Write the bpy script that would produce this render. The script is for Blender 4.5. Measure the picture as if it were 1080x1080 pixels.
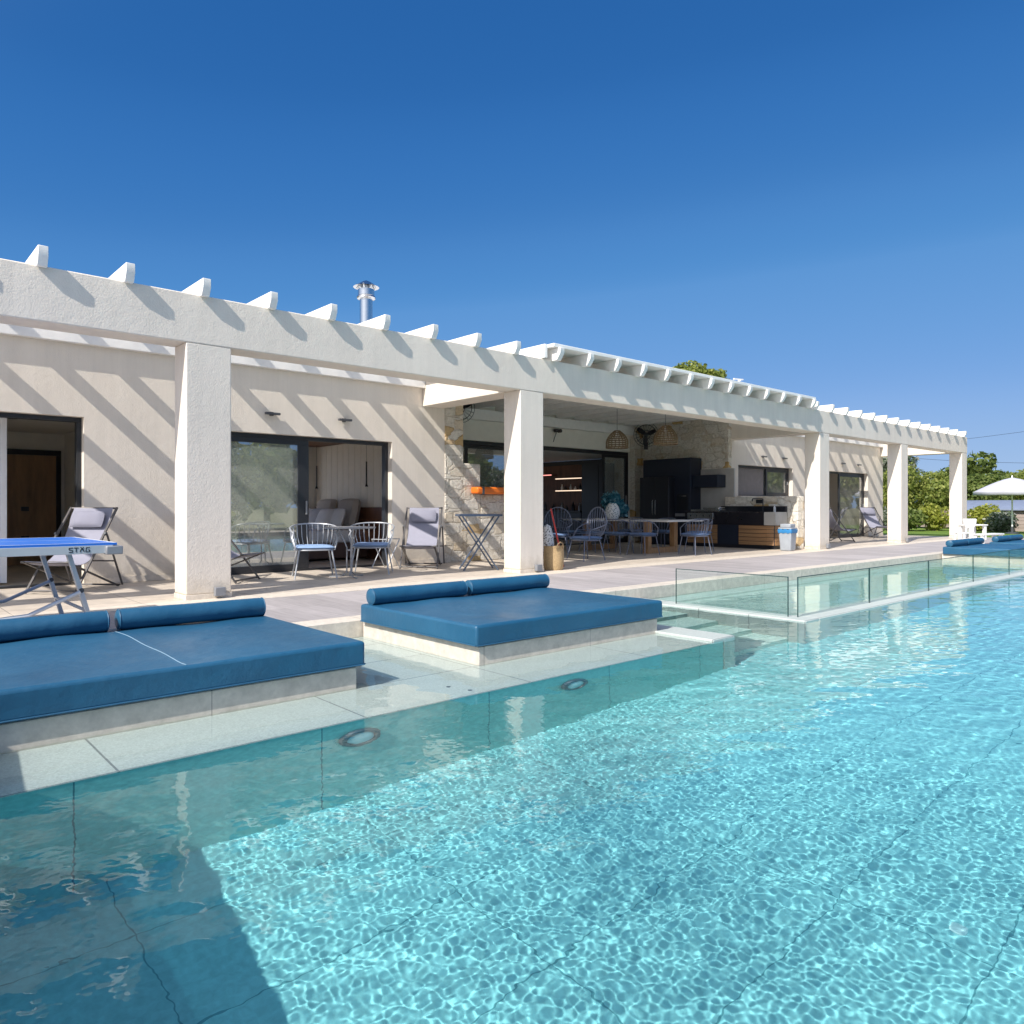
import bpy, math, random
import numpy as np
from mathutils import Vector, Matrix

for o in list(bpy.data.objects): bpy.data.objects.remove(o)
sc = bpy.context.scene
COL = sc.collection
R = math.radians
random.seed(7)

# ------------------------------------------------------------------ camera
cam = bpy.data.cameras.new('camera'); camo = bpy.data.objects.new('camera', cam); COL.objects.link(camo)
sc.camera = camo
cam.sensor_width = 36; cam.lens = 36*785/1080; cam.shift_y = -5/1080
cam.clip_start = .05; cam.clip_end = 2000
camo.location = (0, 0, 1.05)
camo.rotation_euler = (R(90), 0, -math.atan2(.6665, .7455))

# ------------------------------------------------------------------ world + sun
SUN = Vector((-1.07, -.28, 1.0))
w = bpy.data.worlds.new('World'); sc.world = w; w.use_nodes = True
nt = w.node_tree
sky = nt.nodes.new('ShaderNodeTexSky'); sky.sky_type = 'NISHITA'; sky.sun_disc = False
sky.sun_elevation = math.atan2(SUN.z, math.hypot(SUN.x, SUN.y)); sky.sun_rotation = math.atan2(SUN.x, SUN.y)
sky.altitude = 0; sky.air_density = 1.0; sky.dust_density = .25; sky.ozone_density = 3.5
EXPO = .8
sp_ = nt.nodes.new('ShaderNodeSeparateColor'); nt.links.new(sky.outputs[0], sp_.inputs[0])      # clear deep blue overhead, paler to the horizon
fc_ = nt.nodes.new('ShaderNodeMath'); fc_.operation = 'MULTIPLY'; nt.links.new(sp_.outputs[1], fc_.inputs[0]); fc_.inputs[1].default_value = .1
rp_ = nt.nodes.new('ShaderNodeValToRGB'); nt.links.new(fc_.outputs[0], rp_.inputs[0]); rp_.color_ramp.interpolation = 'CARDINAL'
st_ = [(0, (.008, .06, .22)), (.17, (.027, .143, .43)), (.245, (.062, .225, .56)), (.32, (.112, .31, .665)), (.58, (.223, .418, .776)), (.84, (.342, .515, .80)), (1, (.40, .55, .80))]
while len(rp_.color_ramp.elements) < len(st_): rp_.color_ramp.elements.new(.5)
for e_, (p_, c_) in zip(rp_.color_ramp.elements, st_): e_.position = p_; e_.color = (*c_, 1)
cb_ = nt.nodes.new('ShaderNodeVectorMath'); cb_.operation = 'SCALE'; nt.links.new(rp_.outputs[0], cb_.inputs[0]); cb_.inputs['Scale'].default_value = 10/(2**EXPO)
# added warm glow round the sun, fills the shaded facade from behind the camera
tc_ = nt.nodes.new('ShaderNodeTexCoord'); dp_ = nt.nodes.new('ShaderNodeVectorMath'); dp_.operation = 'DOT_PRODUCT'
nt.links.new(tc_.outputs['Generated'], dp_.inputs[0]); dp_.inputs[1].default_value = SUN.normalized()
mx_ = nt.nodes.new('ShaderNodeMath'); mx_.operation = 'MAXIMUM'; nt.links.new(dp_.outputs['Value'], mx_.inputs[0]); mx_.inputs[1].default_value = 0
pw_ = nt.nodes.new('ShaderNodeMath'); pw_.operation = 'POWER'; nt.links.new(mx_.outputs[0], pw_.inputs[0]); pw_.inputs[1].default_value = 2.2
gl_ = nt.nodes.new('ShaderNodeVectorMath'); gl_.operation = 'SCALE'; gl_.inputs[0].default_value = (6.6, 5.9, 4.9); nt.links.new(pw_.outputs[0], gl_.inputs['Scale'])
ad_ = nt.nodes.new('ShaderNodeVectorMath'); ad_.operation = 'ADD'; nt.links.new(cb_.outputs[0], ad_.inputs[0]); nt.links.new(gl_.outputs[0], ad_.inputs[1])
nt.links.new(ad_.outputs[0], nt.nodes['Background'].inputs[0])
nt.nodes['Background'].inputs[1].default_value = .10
sun = bpy.data.lights.new('sun', 'SUN'); sun.energy = 3.5; sun.angle = R(.5); sun.color = (1, .94, .86)
suno = bpy.data.objects.new('sun', sun); COL.objects.link(suno)
suno.rotation_euler = SUN.to_track_quat('Z', 'Y').to_euler(); suno.location = (-20, -10, 30)
sun.cycles.is_caustics_light = True
sc.view_settings.view_transform = 'Standard'; sc.view_settings.look = 'None'
sc.view_settings.exposure = EXPO; sc.view_settings.gamma = 1
sc.cycles.use_denoising = True
sc.cycles.max_bounces = 12; sc.cycles.diffuse_bounces = 6; sc.cycles.transparent_max_bounces = 16
sc.cycles.sample_clamp_indirect = 6

# ------------------------------------------------------------------ materials
class N:
    def __init__(s, name):
        s.m = bpy.data.materials.new(name); s.m.use_nodes = True
        s.t = s.m.node_tree; s.b = s.t.nodes['Principled BSDF']; s.out = s.t.nodes['Material Output']
        s._c = None
    def n(s, typ, **k):
        x = s.t.nodes.new('ShaderNode'+typ)
        for a, b in k.items(): setattr(x, a, b)
        return x
    def l(s, a, b): s.t.links.new(a, b)
    def co(s, scale=(1, 1, 1), rot=(0, 0, 0), loc=(0, 0, 0)):
        tc = s.n('TexCoord'); mp = s.n('Mapping'); s.l(tc.outputs['Object'], mp.inputs[0])
        mp.inputs['Scale'].default_value = scale; mp.inputs['Rotation'].default_value = rot; mp.inputs['Location'].default_value = loc
        return mp.outputs[0]
    def noise(s, co, scale, detail=4, rough=.55):
        x = s.n('TexNoise'); s.l(co, x.inputs['Vector']); x.inputs['Scale'].default_value = scale
        x.inputs['Detail'].default_value = detail; x.inputs['Roughness'].default_value = rough
        return x.outputs['Fac']
    def ramp(s, fac, stops):
        x = s.n('ValToRGB'); s.l(fac, x.inputs[0]); e = x.color_ramp.elements
        while len(e) < len(stops): e.new(.5)
        for i, (p, c) in enumerate(stops): e[i].position = p; e[i].color = (*c, 1)
        return x.outputs[0]
    def mix(s, f, a, b, mode='MIX'):
        x = s.n('Mix', data_type='RGBA', blend_type=mode)
        for v, i in ((f, 0), (a, 6), (b, 7)):
            if isinstance(v, (int, float)): x.inputs[i].default_value = v
            elif isinstance(v, tuple): x.inputs[i].default_value = (*v, 1)
            else: s.l(v, x.inputs[i])
        return x.outputs[2]
    def bump(s, h, strength=.3, dist=.01):
        x = s.n('Bump'); s.l(h, x.inputs['Height']); x.inputs['Strength'].default_value = strength
        x.inputs['Distance'].default_value = dist; s.l(x.outputs[0], s.b.inputs['Normal'])
        return x
    def col(s, c):
        if isinstance(c, tuple): s.b.inputs['Base Color'].default_value = (*c, 1)
        else: s.l(c, s.b.inputs['Base Color'])
    def set(s, rough=.5, metal=0, spec=None):
        s.b.inputs['Roughness'].default_value = rough; s.b.inputs['Metallic'].default_value = metal
        if spec is not None: s.b.inputs['Specular IOR Level'].default_value = spec
        return s

def k(c, f): return tuple(min(1, x*f) for x in c)
def plain(name, c, rough=.5, metal=0, var=.12, sc_=6, bump=0, bs=60, spec=None):
    a = N(name); co = a.co(); f = a.noise(co, sc_, 5)
    a.col(a.ramp(f, [(.25, k(c, 1-var)), (.75, k(c, 1+var))])); a.set(rough, metal, spec)
    if bump: a.bump(a.noise(co, bs, 4), bump, .01)
    return a.m
def tiles(name, c, w_, h_, mortar, msize=.004, rough=.5, axes='XY', var=.08, streak=None, bump=.15, off=0, spec=None, loc=(0, 0, 0), mot=14, mc=.16):
    a = N(name)
    rot = (0, 0, 0) if axes == 'XY' else (R(90), 0, 0)
    tc = a.n('TexCoord'); co = tc.outputs['Object']
    sx = a.n('SeparateXYZ'); a.l(co, sx.inputs[0]); cx = a.n('CombineXYZ')
    if axes == 'XY': a.l(sx.outputs[0], cx.inputs[0]); a.l(sx.outputs[1], cx.inputs[1])
    elif axes == 'YX': a.l(sx.outputs[1], cx.inputs[0]); a.l(sx.outputs[0], cx.inputs[1])
    elif axes == 'YZ': a.l(sx.outputs[1], cx.inputs[0]); a.l(sx.outputs[2], cx.inputs[1])
    else: a.l(sx.outputs[0], cx.inputs[0]); a.l(sx.outputs[2], cx.inputs[1])
    mp = a.n('Mapping'); a.l(cx.outputs[0], mp.inputs[0]); mp.inputs['Location'].default_value = loc
    b = a.n('TexBrick'); a.l(mp.outputs[0], b.inputs['Vector']); b.offset = off; b.squash = 1
    b.inputs['Scale'].default_value = 1; b.inputs['Brick Width'].default_value = w_; b.inputs['Row Height'].default_value = h_
    b.inputs['Mortar Size'].default_value = msize; b.inputs['Mortar Smooth'].default_value = .1; b.inputs['Bias'].default_value = 0
    b.inputs['Color1'].default_value = (*k(c, 1-var), 1); b.inputs['Color2'].default_value = (*k(c, 1+var), 1)
    b.inputs['Mortar'].default_value = (*mortar, 1)
    ns = a.noise(a.co(streak or (1, 1, 1)), mot, 6, .65)
    v = a.ramp(ns, [(.3, (1-mc*1.2,)*3), (.7, (1+mc*.8,)*3)])
    cc = a.mix(1.0, b.outputs['Color'], v, 'MULTIPLY'); a.col(cc); a.set(rough, 0, spec)
    inv = a.n('Math', operation='MULTIPLY_ADD'); a.l(b.outputs['Fac'], inv.inputs[0]); inv.inputs[1].default_value = -1
    a.l(ns, inv.inputs[2])
    a.bump(inv.outputs[0], bump, .004)
    return a.m

def stucco_mat(name, c):
    a = N(name); co = a.co()
    big = a.noise(co, .7, 6, .6); fine = a.noise(co, 55, 5, .6); mid = a.noise(co, 13, 4, .6)
    st = a.noise(a.co((3.0, 3.0, .25)), 1.6, 5, .7)
    c1 = a.ramp(big, [(.3, k(c, .93)), (.7, k(c, 1.05))])
    c2 = a.mix(.3, c1, a.ramp(st, [(.3, k(c, .78)), (.6, k(c, 1.07))]))
    g0 = a.n('TexCoord'); sz = a.n('SeparateXYZ'); geo = a.n('NewGeometry'); a.l(geo.outputs['Position'], sz.inputs[0])
    dz = a.n('Math', operation='MULTIPLY_ADD'); a.l(mid, dz.inputs[0]); dz.inputs[1].default_value = .45; a.l(sz.outputs[2], dz.inputs[2])
    dirt = a.ramp(dz.outputs[0], [(.22, (.80, .78, .74)), (.52, (1, 1, 1))]); c2 = a.mix(1.0, c2, dirt, 'MULTIPLY')       # splash dirt at the feet
    a.col(c2); a.set(.85, 0, .25)
    s2 = a.n('Math', operation='MULTIPLY_ADD'); a.l(mid, s2.inputs[0]); s2.inputs[1].default_value = .9; a.l(fine, s2.inputs[2])
    a.bump(s2.outputs[0], .5, .008)
    return a.m
STUCCO = stucco_mat('stucco', (.77, .70, .61))
WHITE = plain('white_paint', (.86, .85, .82), .5, var=.04, sc_=3, bump=.05, bs=30)
RAFTER = plain('rafter_paint', (.84, .82, .78), .6, var=.05, sc_=8, bump=.1, bs=25)
PLASTER = plain('interior_plaster', (.84, .80, .71), .8, var=.04)
CEIL = plain('ceiling_paint', (.8, .78, .74), .8, var=.04)

def stone_mat():
    a = N('rough_limestone'); co = a.co((1, 1, 1.7))
    dn = a.n('TexNoise'); a.l(co, dn.inputs['Vector']); dn.inputs['Scale'].default_value = 5; dn.inputs['Detail'].default_value = 4
    wr = a.mix(.1, co, dn.outputs['Color'], 'ADD')
    v = a.n('TexVoronoi'); v.feature = 'F1'; v.distance = 'CHEBYCHEV'; a.l(wr, v.inputs['Vector']); v.inputs['Scale'].default_value = 2.9; v.inputs['Randomness'].default_value = .8
    v2 = a.n('TexVoronoi'); v2.feature = 'F2'; v2.distance = 'CHEBYCHEV'; a.l(wr, v2.inputs['Vector']); v2.inputs['Scale'].default_value = 2.9; v2.inputs['Randomness'].default_value = .8
    ed = a.n('Math', operation='SUBTRACT'); a.l(v2.outputs['Distance'], ed.inputs[0]); a.l(v.outputs['Distance'], ed.inputs[1])
    sp = a.n('SeparateColor'); a.l(v.outputs['Color'], sp.inputs[0])
    base = a.ramp(sp.outputs[0], [(.0, (.76, .71, .62)), (.5, (.84, .80, .72)), (.88, (.74, .66, .54)), (.97, (.64, .44, .2))])
    ns = a.noise(a.co((1, 1, 1.3)), 16, 9, .75)
    c = a.mix(1.0, base, a.ramp(ns, [(.32, (.78, .76, .72)), (.62, (1.1, 1.1, 1.1))]), 'MULTIPLY')
    oc = a.noise(a.co(), 3.1, 5, .6); c = a.mix(a.ramp(oc, [(.62, (0, 0, 0)), (.72, (.5, .5, .5))]), c, (.5, .3, .1))
    m = a.ramp(ed.outputs[0], [(.0, (.90, .88, .84)), (.04, (1, 1, 1))])
    a.col(a.mix(1.0, c, m, 'MULTIPLY')); a.set(.9, 0, .2)
    h = a.n('Math', operation='MULTIPLY_ADD'); a.l(a.ramp(ed.outputs[0], [(0, (0, 0, 0)), (.1, (1, 1, 1))]), h.inputs[0]); h.inputs[1].default_value = .5
    a.l(ns, h.inputs[2]); a.bump(h.outputs[0], 1.0, .05)
    return a.m
STONE = stone_mat()
TERR = tiles('terrace_tile', (.56, .49, .41), 1.2, .6, (.22, .19, .16), .005, .55, 'XY', .07, mot=4)
DECK = tiles('deck_plank_tile', (.40, .37, .37), 1.86, .2, (.25, .23, .22), .003, .6, 'YX', .14, streak=(9, .8, 1), mot=3, off=.5, loc=(-6.4, 0, 0))
BORDER = tiles('border_stone', (.66, .59, .5), 1.2, 3, (.4, .35, .3), .004, .6, 'XY', .03)
COPING = tiles('coping_stone', (.64, .58, .5), 1.2, 3, (.38, .34, .3), .004, .55, 'XY', .04)
RISER = tiles('riser_stone', (.52, .47, .4), 1.2, 3, (.3, .27, .24), .004, .6, 'XZ', .04)
PLINTH = tiles('plinth_stone', (.6, .55, .48), 1.2, 3, (.3, .27, .24), .003, .6, 'XZ', .04, loc=(-.1, 0, 0))
SHELF = tiles('shelf_tile', (.50, .55, .52), 1.3, .65, (.22, .24, .24), .006, .5, 'XY', .04, mot=95, mc=.22, bump=.25, loc=(-.93, -3.75, 0))
POOLW = tiles('pool_wall_tile', (.26, .56, .54), 1.2, 4, (.08, .2, .22), .004, .4, 'XZ', .03, mot=25, bump=.05, loc=(-.75, 2, 0))
POOLF = tiles('pool_floor_tile', (.20, .53, .56), 1.2, .6, (.08, .27, .30), .0032, .4, 'XY', .03, mot=25, bump=.05, loc=(-.88, -.9, 0))
STEPM = tiles('pool_step_tile', (.44, .62, .58), 1.3, .65, (.2, .3, .3), .006, .5, 'XY', .04, mot=60, bump=.05)
def leather():
    a = N('blue_vinyl'); co = a.co()
    f = a.noise(co, 1.4, 5, .6); a.col(a.ramp(f, [(.3, (.010, .078, .158)), (.7, (.018, .105, .2))]))
    r = a.ramp(a.noise(co, 2.2, 6, .7), [(.35, (.36, .36, .36)), (.65, (.55, .55, .55))]); a.l(r, a.b.inputs['Roughness'])
    a.bump(a.noise(a.co((1, 1, 1)), 4.5, 5, .55), .5, .03); a.b.inputs['Specular IOR Level'].default_value = .5
    return a.m
VINYL = leather()
SEAM = plain('seam_piping', (.02, .1, .19), .5)
METG = plain('grey_painted_metal', (.33, .34, .36), .4, .4, var=.05)
METW = plain('light_painted_metal', (.42, .44, .47), .35, .3, var=.05)
METD = plain('dark_grey_metal', (.09, .095, .105), .4, .3, var=.05)
BLUEMET = plain('blue_grey_metal', (.10, .14, .21), .4, .3, var=.05)
BLACK = plain('black_lacquer', (.012, .013, .018), .3, var=.05)
NAVY = plain('navy_panel', (.012, .017, .032), .35, var=.1)
FRAME = plain('anthracite_frame', (.028, .03, .035), .4, .2, var=.05)
STEEL = plain('stainless_steel', (.6, .61, .62), .22, 1, var=.05)
SLING = plain('lilac_sling_fabric', (.28, .28, .345), .85, var=.05, sc_=12, bump=.2, bs=300)
PILLOW = plain('lilac_pillow', (.24, .24, .30), .9, var=.06, sc_=8, bump=.2, bs=200)
CUSH = plain('denim_cushion', (.13, .21, .38), .85, var=.1, sc_=14, bump=.2, bs=300)
CUSHL = plain('pale_blue_cushion', (.24, .36, .58), .85, var=.1, sc_=14, bump=.2, bs=300)
def wood(name, c, scale=(1, 12, 12), rough=.5):
    a = N(name); f = a.noise(a.co(scale), 3, 6, .65)
    a.col(a.ramp(f, [(.3, k(c, .6)), (.5, c), (.7, k(c, 1.35))])); a.set(rough); a.bump(f, .15, .003)
    return a.m
OAK = wood('oak_wood', (.36, .2, .09), (12, 12, 1.5))
TEAK = wood('zebrano_wood', (.3, .165, .075), (14, .5, 14))
WALNUT = wood('walnut_wood', (.15, .065, .035), (3, 3, .6))
RATTAN = plain('rattan', (.22, .15, .08), .7, var=.2, sc_=30)
STRAW = plain('woven_straw', (.42, .3, .16), .85, var=.25, sc_=50, bump=.6, bs=70)
CONC = plain('concrete_panel', (.42, .40, .37), .6, var=.15, sc_=2.5, bump=.15)
ORANGE = plain('orange_plastic', (.75, .17, .015), .4, var=.05)
GREYPL = plain('grey_plastic', (.5, .51, .52), .45, var=.04)
BAGBLUE = plain('blue_liner', (.03, .2, .45), .45, var=.1)
BLUETT = plain('table_tennis_blue', (.02, .16, .62), .38, var=.03)
WHPL = plain('white_plastic', (.82, .82, .8), .35, var=.02)
WHFAB = plain('white_linen', (.84, .84, .85), .9, var=.05, bump=.2, bs=40)
TAUPE = plain('taupe_fabric', (.48, .43, .38), .9, var=.08, bump=.2, bs=80)
BROWNF = plain('brown_upholstery', (.14, .09, .075), .9, var=.08)
REDM = plain('red_paint', (.5, .03, .03), .4)
def emit(name, c, s):
    a = N(name); a.b.inputs['Emission Color'].default_value = (*c, 1); a.b.inputs['Emission Strength'].default_value = s; a.col(c); return a.m
LEDW = emit('warm_led', (1, .75, .55), .75); LEDR = emit('rosy_led', (1, .35, .3), .9)

def glass_mat(name, tint, refl=0.0, fres=1.5, dust=0):
    a = N(name); t = a.t; t.nodes.remove(a.b)
    tr = a.n('BsdfTransparent'); tr.inputs[0].default_value = (*tint, 1)
    gl = a.n('BsdfGlossy'); gl.inputs['Roughness'].default_value = .0; gl.distribution = 'GGX'; gl.inputs[0].default_value = (.95, .97, .96, 1)
    fr = a.n('Fresnel'); fr.inputs[0].default_value = fres
    ad = a.n('Math', operation='MULTIPLY_ADD'); a.l(fr.outputs[0], ad.inputs[0]); ad.inputs[1].default_value = 1.6-refl; ad.inputs[2].default_value = refl; ad.use_clamp = True
    ge = a.n('NewGeometry'); iv = a.n('Math', operation='SUBTRACT'); iv.inputs[0].default_value = 1; a.l(ge.outputs['Backfacing'], iv.inputs[1])
    pr_ = a.n('Math', operation='MULTIPLY'); a.l(ad.outputs[0], pr_.inputs[0]); a.l(iv.outputs[0], pr_.inputs[1])
    mx = a.n('MixShader'); a.l(pr_.outputs[0], mx.inputs[0]); a.l(tr.outputs[0], mx.inputs[1]); a.l(gl.outputs[0], mx.inputs[2]); 
    if dust:      # thin film of dust on the pane
        df = a.n('BsdfDiffuse'); df.inputs[0].default_value = (.62, .62, .58, 1); m2_ = a.n('MixShader'); nz = a.noise(a.co((1, 1, .4)), 2.5, 5, .7)
        dm = a.n('Math', operation='MULTIPLY'); a.l(nz, dm.inputs[0]); dm.inputs[1].default_value = dust*2
        a.l(dm.outputs[0], m2_.inputs[0]); a.l(mx.outputs[0], m2_.inputs[1]); a.l(df.outputs[0], m2_.inputs[2]); mx = m2_
    a.l(mx.outputs[0], a.out.inputs[0])
    return a.m
PANE = glass_mat('tinted_pane', (.7, .74, .72), .32, dust=.2)
PANEC = glass_mat('clear_pane', (.87, .9, .88), .15, dust=.12)
POOLG = glass_mat('pool_glass', (.93, .97, .96), .0, dust=.012)
GEDGE = plain('glass_edge', (.02, .06, .06), .5)
def water_mat():
    a = N('water'); a.t.nodes.remove(a.b); g = a.n('BsdfGlass'); g.inputs['IOR'].default_value = 1.33; g.inputs['Roughness'].default_value = 0
    g.inputs['Color'].default_value = (.955, .99, 1, 1); a.l(g.outputs[0], a.out.inputs[0]); return a.m
WATER = water_mat()
def leaf_mat(name, c1, c2, c3=None):
    a = N(name); g = a.n('NewGeometry')
    st = [(0, c1), (.6, c2), (1, c3 or k(c2, 1.5))]
    a.col(a.ramp(g.outputs['Random Per Island'], st)); a.set(.55, 0, .3)
    tl = a.n('BsdfTranslucent'); a.l(a.ramp(g.outputs['Random Per Island'], [(p, k(c, 1.5)) for p, c in st]), tl.inputs[0])
    mx = a.n('MixShader'); mx.inputs[0].default_value = .42; a.l(a.b.outputs[0], mx.inputs[1]); a.l(tl.outputs[0], mx.inputs[2]); a.l(mx.outputs[0], a.out.inputs[0])
    return a.m
LEAFD = leaf_mat('dark_leaf', (.07, .11, .025), (.14, .19, .045), (.24, .28, .08))
LEAFM = leaf_mat('mid_leaf', (.11, .155, .03), (.24, .28, .06), (.38, .40, .12))
LEAFY = leaf_mat('yellow_leaf', (.16, .2, .03), (.32, .34, .05), (.45, .45, .12))
LEAFG = leaf_mat('grey_leaf', (.09, .13, .07), (.16, .2, .12), (.5, .5, .45))
BARK = plain('bark', (.16, .12, .09), .9, var=.3, sc_=20, bump=.5, bs=30)
TEALLEAF = leaf_mat('teal_leaf', (.02, .12, .17), (.06, .24, .3), (.3, .5, .55))
def grass_mat(name, c):
    a = N(name); co = a.co(); f = a.noise(co, 1.2, 6, .7); g = a.noise(co, 60, 3, .7)
    a.col(a.mix(.5, a.ramp(f, [(.3, k(c, .7)), (.7, k(c, 1.3))]), a.ramp(g, [(.3, k(c, .6)), (.7, k(c, 1.4))]))); a.set(.9, 0, .2); a.bump(g, .6, .03)
    return a.m
GRASS = grass_mat('lawn_grass', (.14, .22, .04)); DRY = grass_mat('dry_ground', (.2, .19, .1))

# ------------------------------------------------------------------ mesh builder
class MB:
    def __init__(s): s.v = []; s.f = []; s.mi = []; s.cur = 0
    def mat(s, i): s.cur = i; return s
    def add(s, v, f):
        b = len(s.v); s.v += [tuple(p) for p in v]; s.f += [tuple(b+i for i in q) for q in f]; s.mi += [s.cur]*len(f); return s
    def box(s, x0, x1, y0, y1, z0, z1):
        v = [(x, y, z) for x in (x0, x1) for y in (y0, y1) for z in (z0, z1)]
        return s.add(v, [(0, 1, 3, 2), (4, 6, 7, 5), (0, 4, 5, 1), (2, 3, 7, 6), (0, 2, 6, 4), (1, 5, 7, 3)])
    def cbox(s, c, sz, rot=None):
        M = rot or Matrix.Identity(3); hx, hy, hz = (q/2 for q in sz)
        v = [Vector(c)+M @ Vector((x, y, z)) for x in (-hx, hx) for y in (-hy, hy) for z in (-hz, hz)]
        return s.add(v, [(0, 1, 3, 2), (4, 6, 7, 5), (0, 4, 5, 1), (2, 3, 7, 6), (0, 2, 6, 4), (1, 5, 7, 3)])
    def tube(s, pts, r, n=8, closed=False):
        pts = [Vector(p) for p in pts]; rs = r if isinstance(r, (list, tuple)) else [r]*len(pts)
        m = len(pts); rings = []; up = None
        for i in range(m):
            a = pts[i-1] if (i or closed) else pts[0]; b = pts[(i+1) % m] if (i < m-1 or closed) else pts[-1]
            d = (b-a).normalized()
            if up is None: up = Vector((0, 0, 1)) if abs(d.z) < .9 else Vector((1, 0, 0))
            x = d.cross(up).normalized(); y = x.cross(d).normalized(); up = y
            rings.append([pts[i]+(x*math.cos(2*math.pi*j/n)+y*math.sin(2*math.pi*j/n))*rs[i] for j in range(n)])
        v = [p for q in rings for p in q]; f = []
        for i in range(m if closed else m-1):
            for j in range(n):
                a = i*n+j; b = i*n+(j+1) % n; c = ((i+1) % m)*n+(j+1) % n; e = ((i+1) % m)*n+j
                f.append((a, b, c, e))
        if not closed: f.append(tuple(range(n))[::-1]); f.append(tuple((m-1)*n+j for j in range(n)))
        return s.add(v, f)
    def bar(s, a, b, w_, h_):     # rectangular bar
        a, b = Vector(a), Vector(b); d = (b-a); L = d.length; q = d.to_track_quat('Z', 'Y').to_matrix()
        return s.cbox((a+b)/2, (w_, h_, L), q)
    def lathe(s, prof, c=(0, 0, 0), n=24, axis='Z'):
        v = []; f = []; m = len(prof)
        for (r, z) in prof:
            for j in range(n):
                t = 2*math.pi*j/n; x, y = r*math.cos(t), r*math.sin(t)
                p = (x, y, z) if axis == 'Z' else ((x, -z, y) if axis == 'Y' else (z, x, y))
                v.append((c[0]+p[0], c[1]+p[1], c[2]+p[2]))
        for i in range(m-1):
            for j in range(n): f.append((i*n+j, i*n+(j+1) % n, (i+1)*n+(j+1) % n, (i+1)*n+j))
        if prof[0][0] > 1e-6: f.append(tuple(range(n))[::-1])
        if prof[-1][0] > 1e-6: f.append(tuple((m-1)*n+j for j in range(n)))
        return s.add(v, f)
    def prism(s, poly, z0, z1):
        n = len(poly); v = [(x, y, z0) for x, y in poly]+[(x, y, z1) for x, y in poly]
        return s.add(v, [tuple(range(n))[::-1], tuple(range(n, 2*n))]+[(i, (i+1) % n, n+(i+1) % n, n+i) for i in range(n)])
    def sheet(s, rows, th):        # rows of points -> thick sheet, thickness along local normal approx
        m = len(rows); n = len(rows[0]); P = [[Vector(p) for p in r] for r in rows]
        Nn = []
        for i in range(m):
            rr = []
            for j in range(n):
                a = P[min(i+1, m-1)][j]-P[max(i-1, 0)][j]; b = P[i][min(j+1, n-1)]-P[i][max(j-1, 0)][:] if False else P[i][min(j+1, n-1)]-P[i][max(j-1, 0)]
                nn = a.cross(b); rr.append(nn.normalized() if nn.length > 1e-9 else Vector((0, 0, 1)))
            Nn.append(rr)
        v = [P[i][j]+Nn[i][j]*th/2 for i in range(m) for j in range(n)]+[P[i][j]-Nn[i][j]*th/2 for i in range(m) for j in range(n)]
        o = m*n; f = []
        for i in range(m-1):
            for j in range(n-1):
                a = i*n+j; f.append((a, a+n, a+n+1, a+1)); f.append((o+a, o+a+1, o+a+n+1, o+a+n))
        for i in range(m-1):
            a = i*n; f.append((a, o+a, o+a+n, a+n)); a = i*n+n-1; f.append((a, a+n, o+a+n, o+a))
        for j in range(n-1):
            f.append((j, j+1, o+j+1, o+j)); a = (m-1)*n+j; f.append((a, o+a, o+a+1, a+1))
        return s.add(v, f)
    def pillow(s, c, sz, rot=None, n=10, p=2.6):
        M = rot or Matrix.Identity(3); g = {}
        v = []; f = []
        for side in (1, -1):
            for i in range(n+1):
                for j in range(n+1):
                    u = -1+2*i/n; w2 = -1+2*j/n
                    e = max(0, (1-abs(u)**p)*(1-abs(w2)**p))**.5
                    pin = 1-.06*(u*u*w2*w2)
                    g[(side, i, j)] = len(v); v.append(Vector(c)+M @ Vector((u*sz[0]/2*pin*(1-.04*(1-w2*w2)*0), w2*sz[1]/2*pin, side*e*sz[2]/2+side*.002)))
            for i in range(n):
                for j in range(n):
                    q = (g[(side, i, j)], g[(side, i+1, j)], g[(side, i+1, j+1)], g[(side, i, j+1)])
                    f.append(q if side == 1 else q[::-1])
        return s.add(v, f)
    def build(s, name, m, parent=None, bevel=0, seg=2, smooth=True, loc=None, recv=False):
        me = bpy.data.meshes.new(name); me.from_pydata(s.v, [], s.f)
        for x in (m if isinstance(m, (list, tuple)) else [m]): me.materials.append(x)
        if any(s.mi): me.polygons.foreach_set('material_index', s.mi)
        if smooth:
            me.polygons.foreach_set('use_smooth', [True]*len(s.f)); me.set_sharp_from_angle(angle=.7)
        me.update()
        o = bpy.data.objects.new(name, me); COL.objects.link(o)
        if parent: o.parent = parent
        if loc: o.location = loc
        if bevel:
            b = o.modifiers.new('Bevel', 'BEVEL'); b.width = bevel; b.segments = seg; b.limit_method = 'ANGLE'; b.angle_limit = .8
        if recv: o.cycles.is_caustics_receiver = True
        return o
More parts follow.
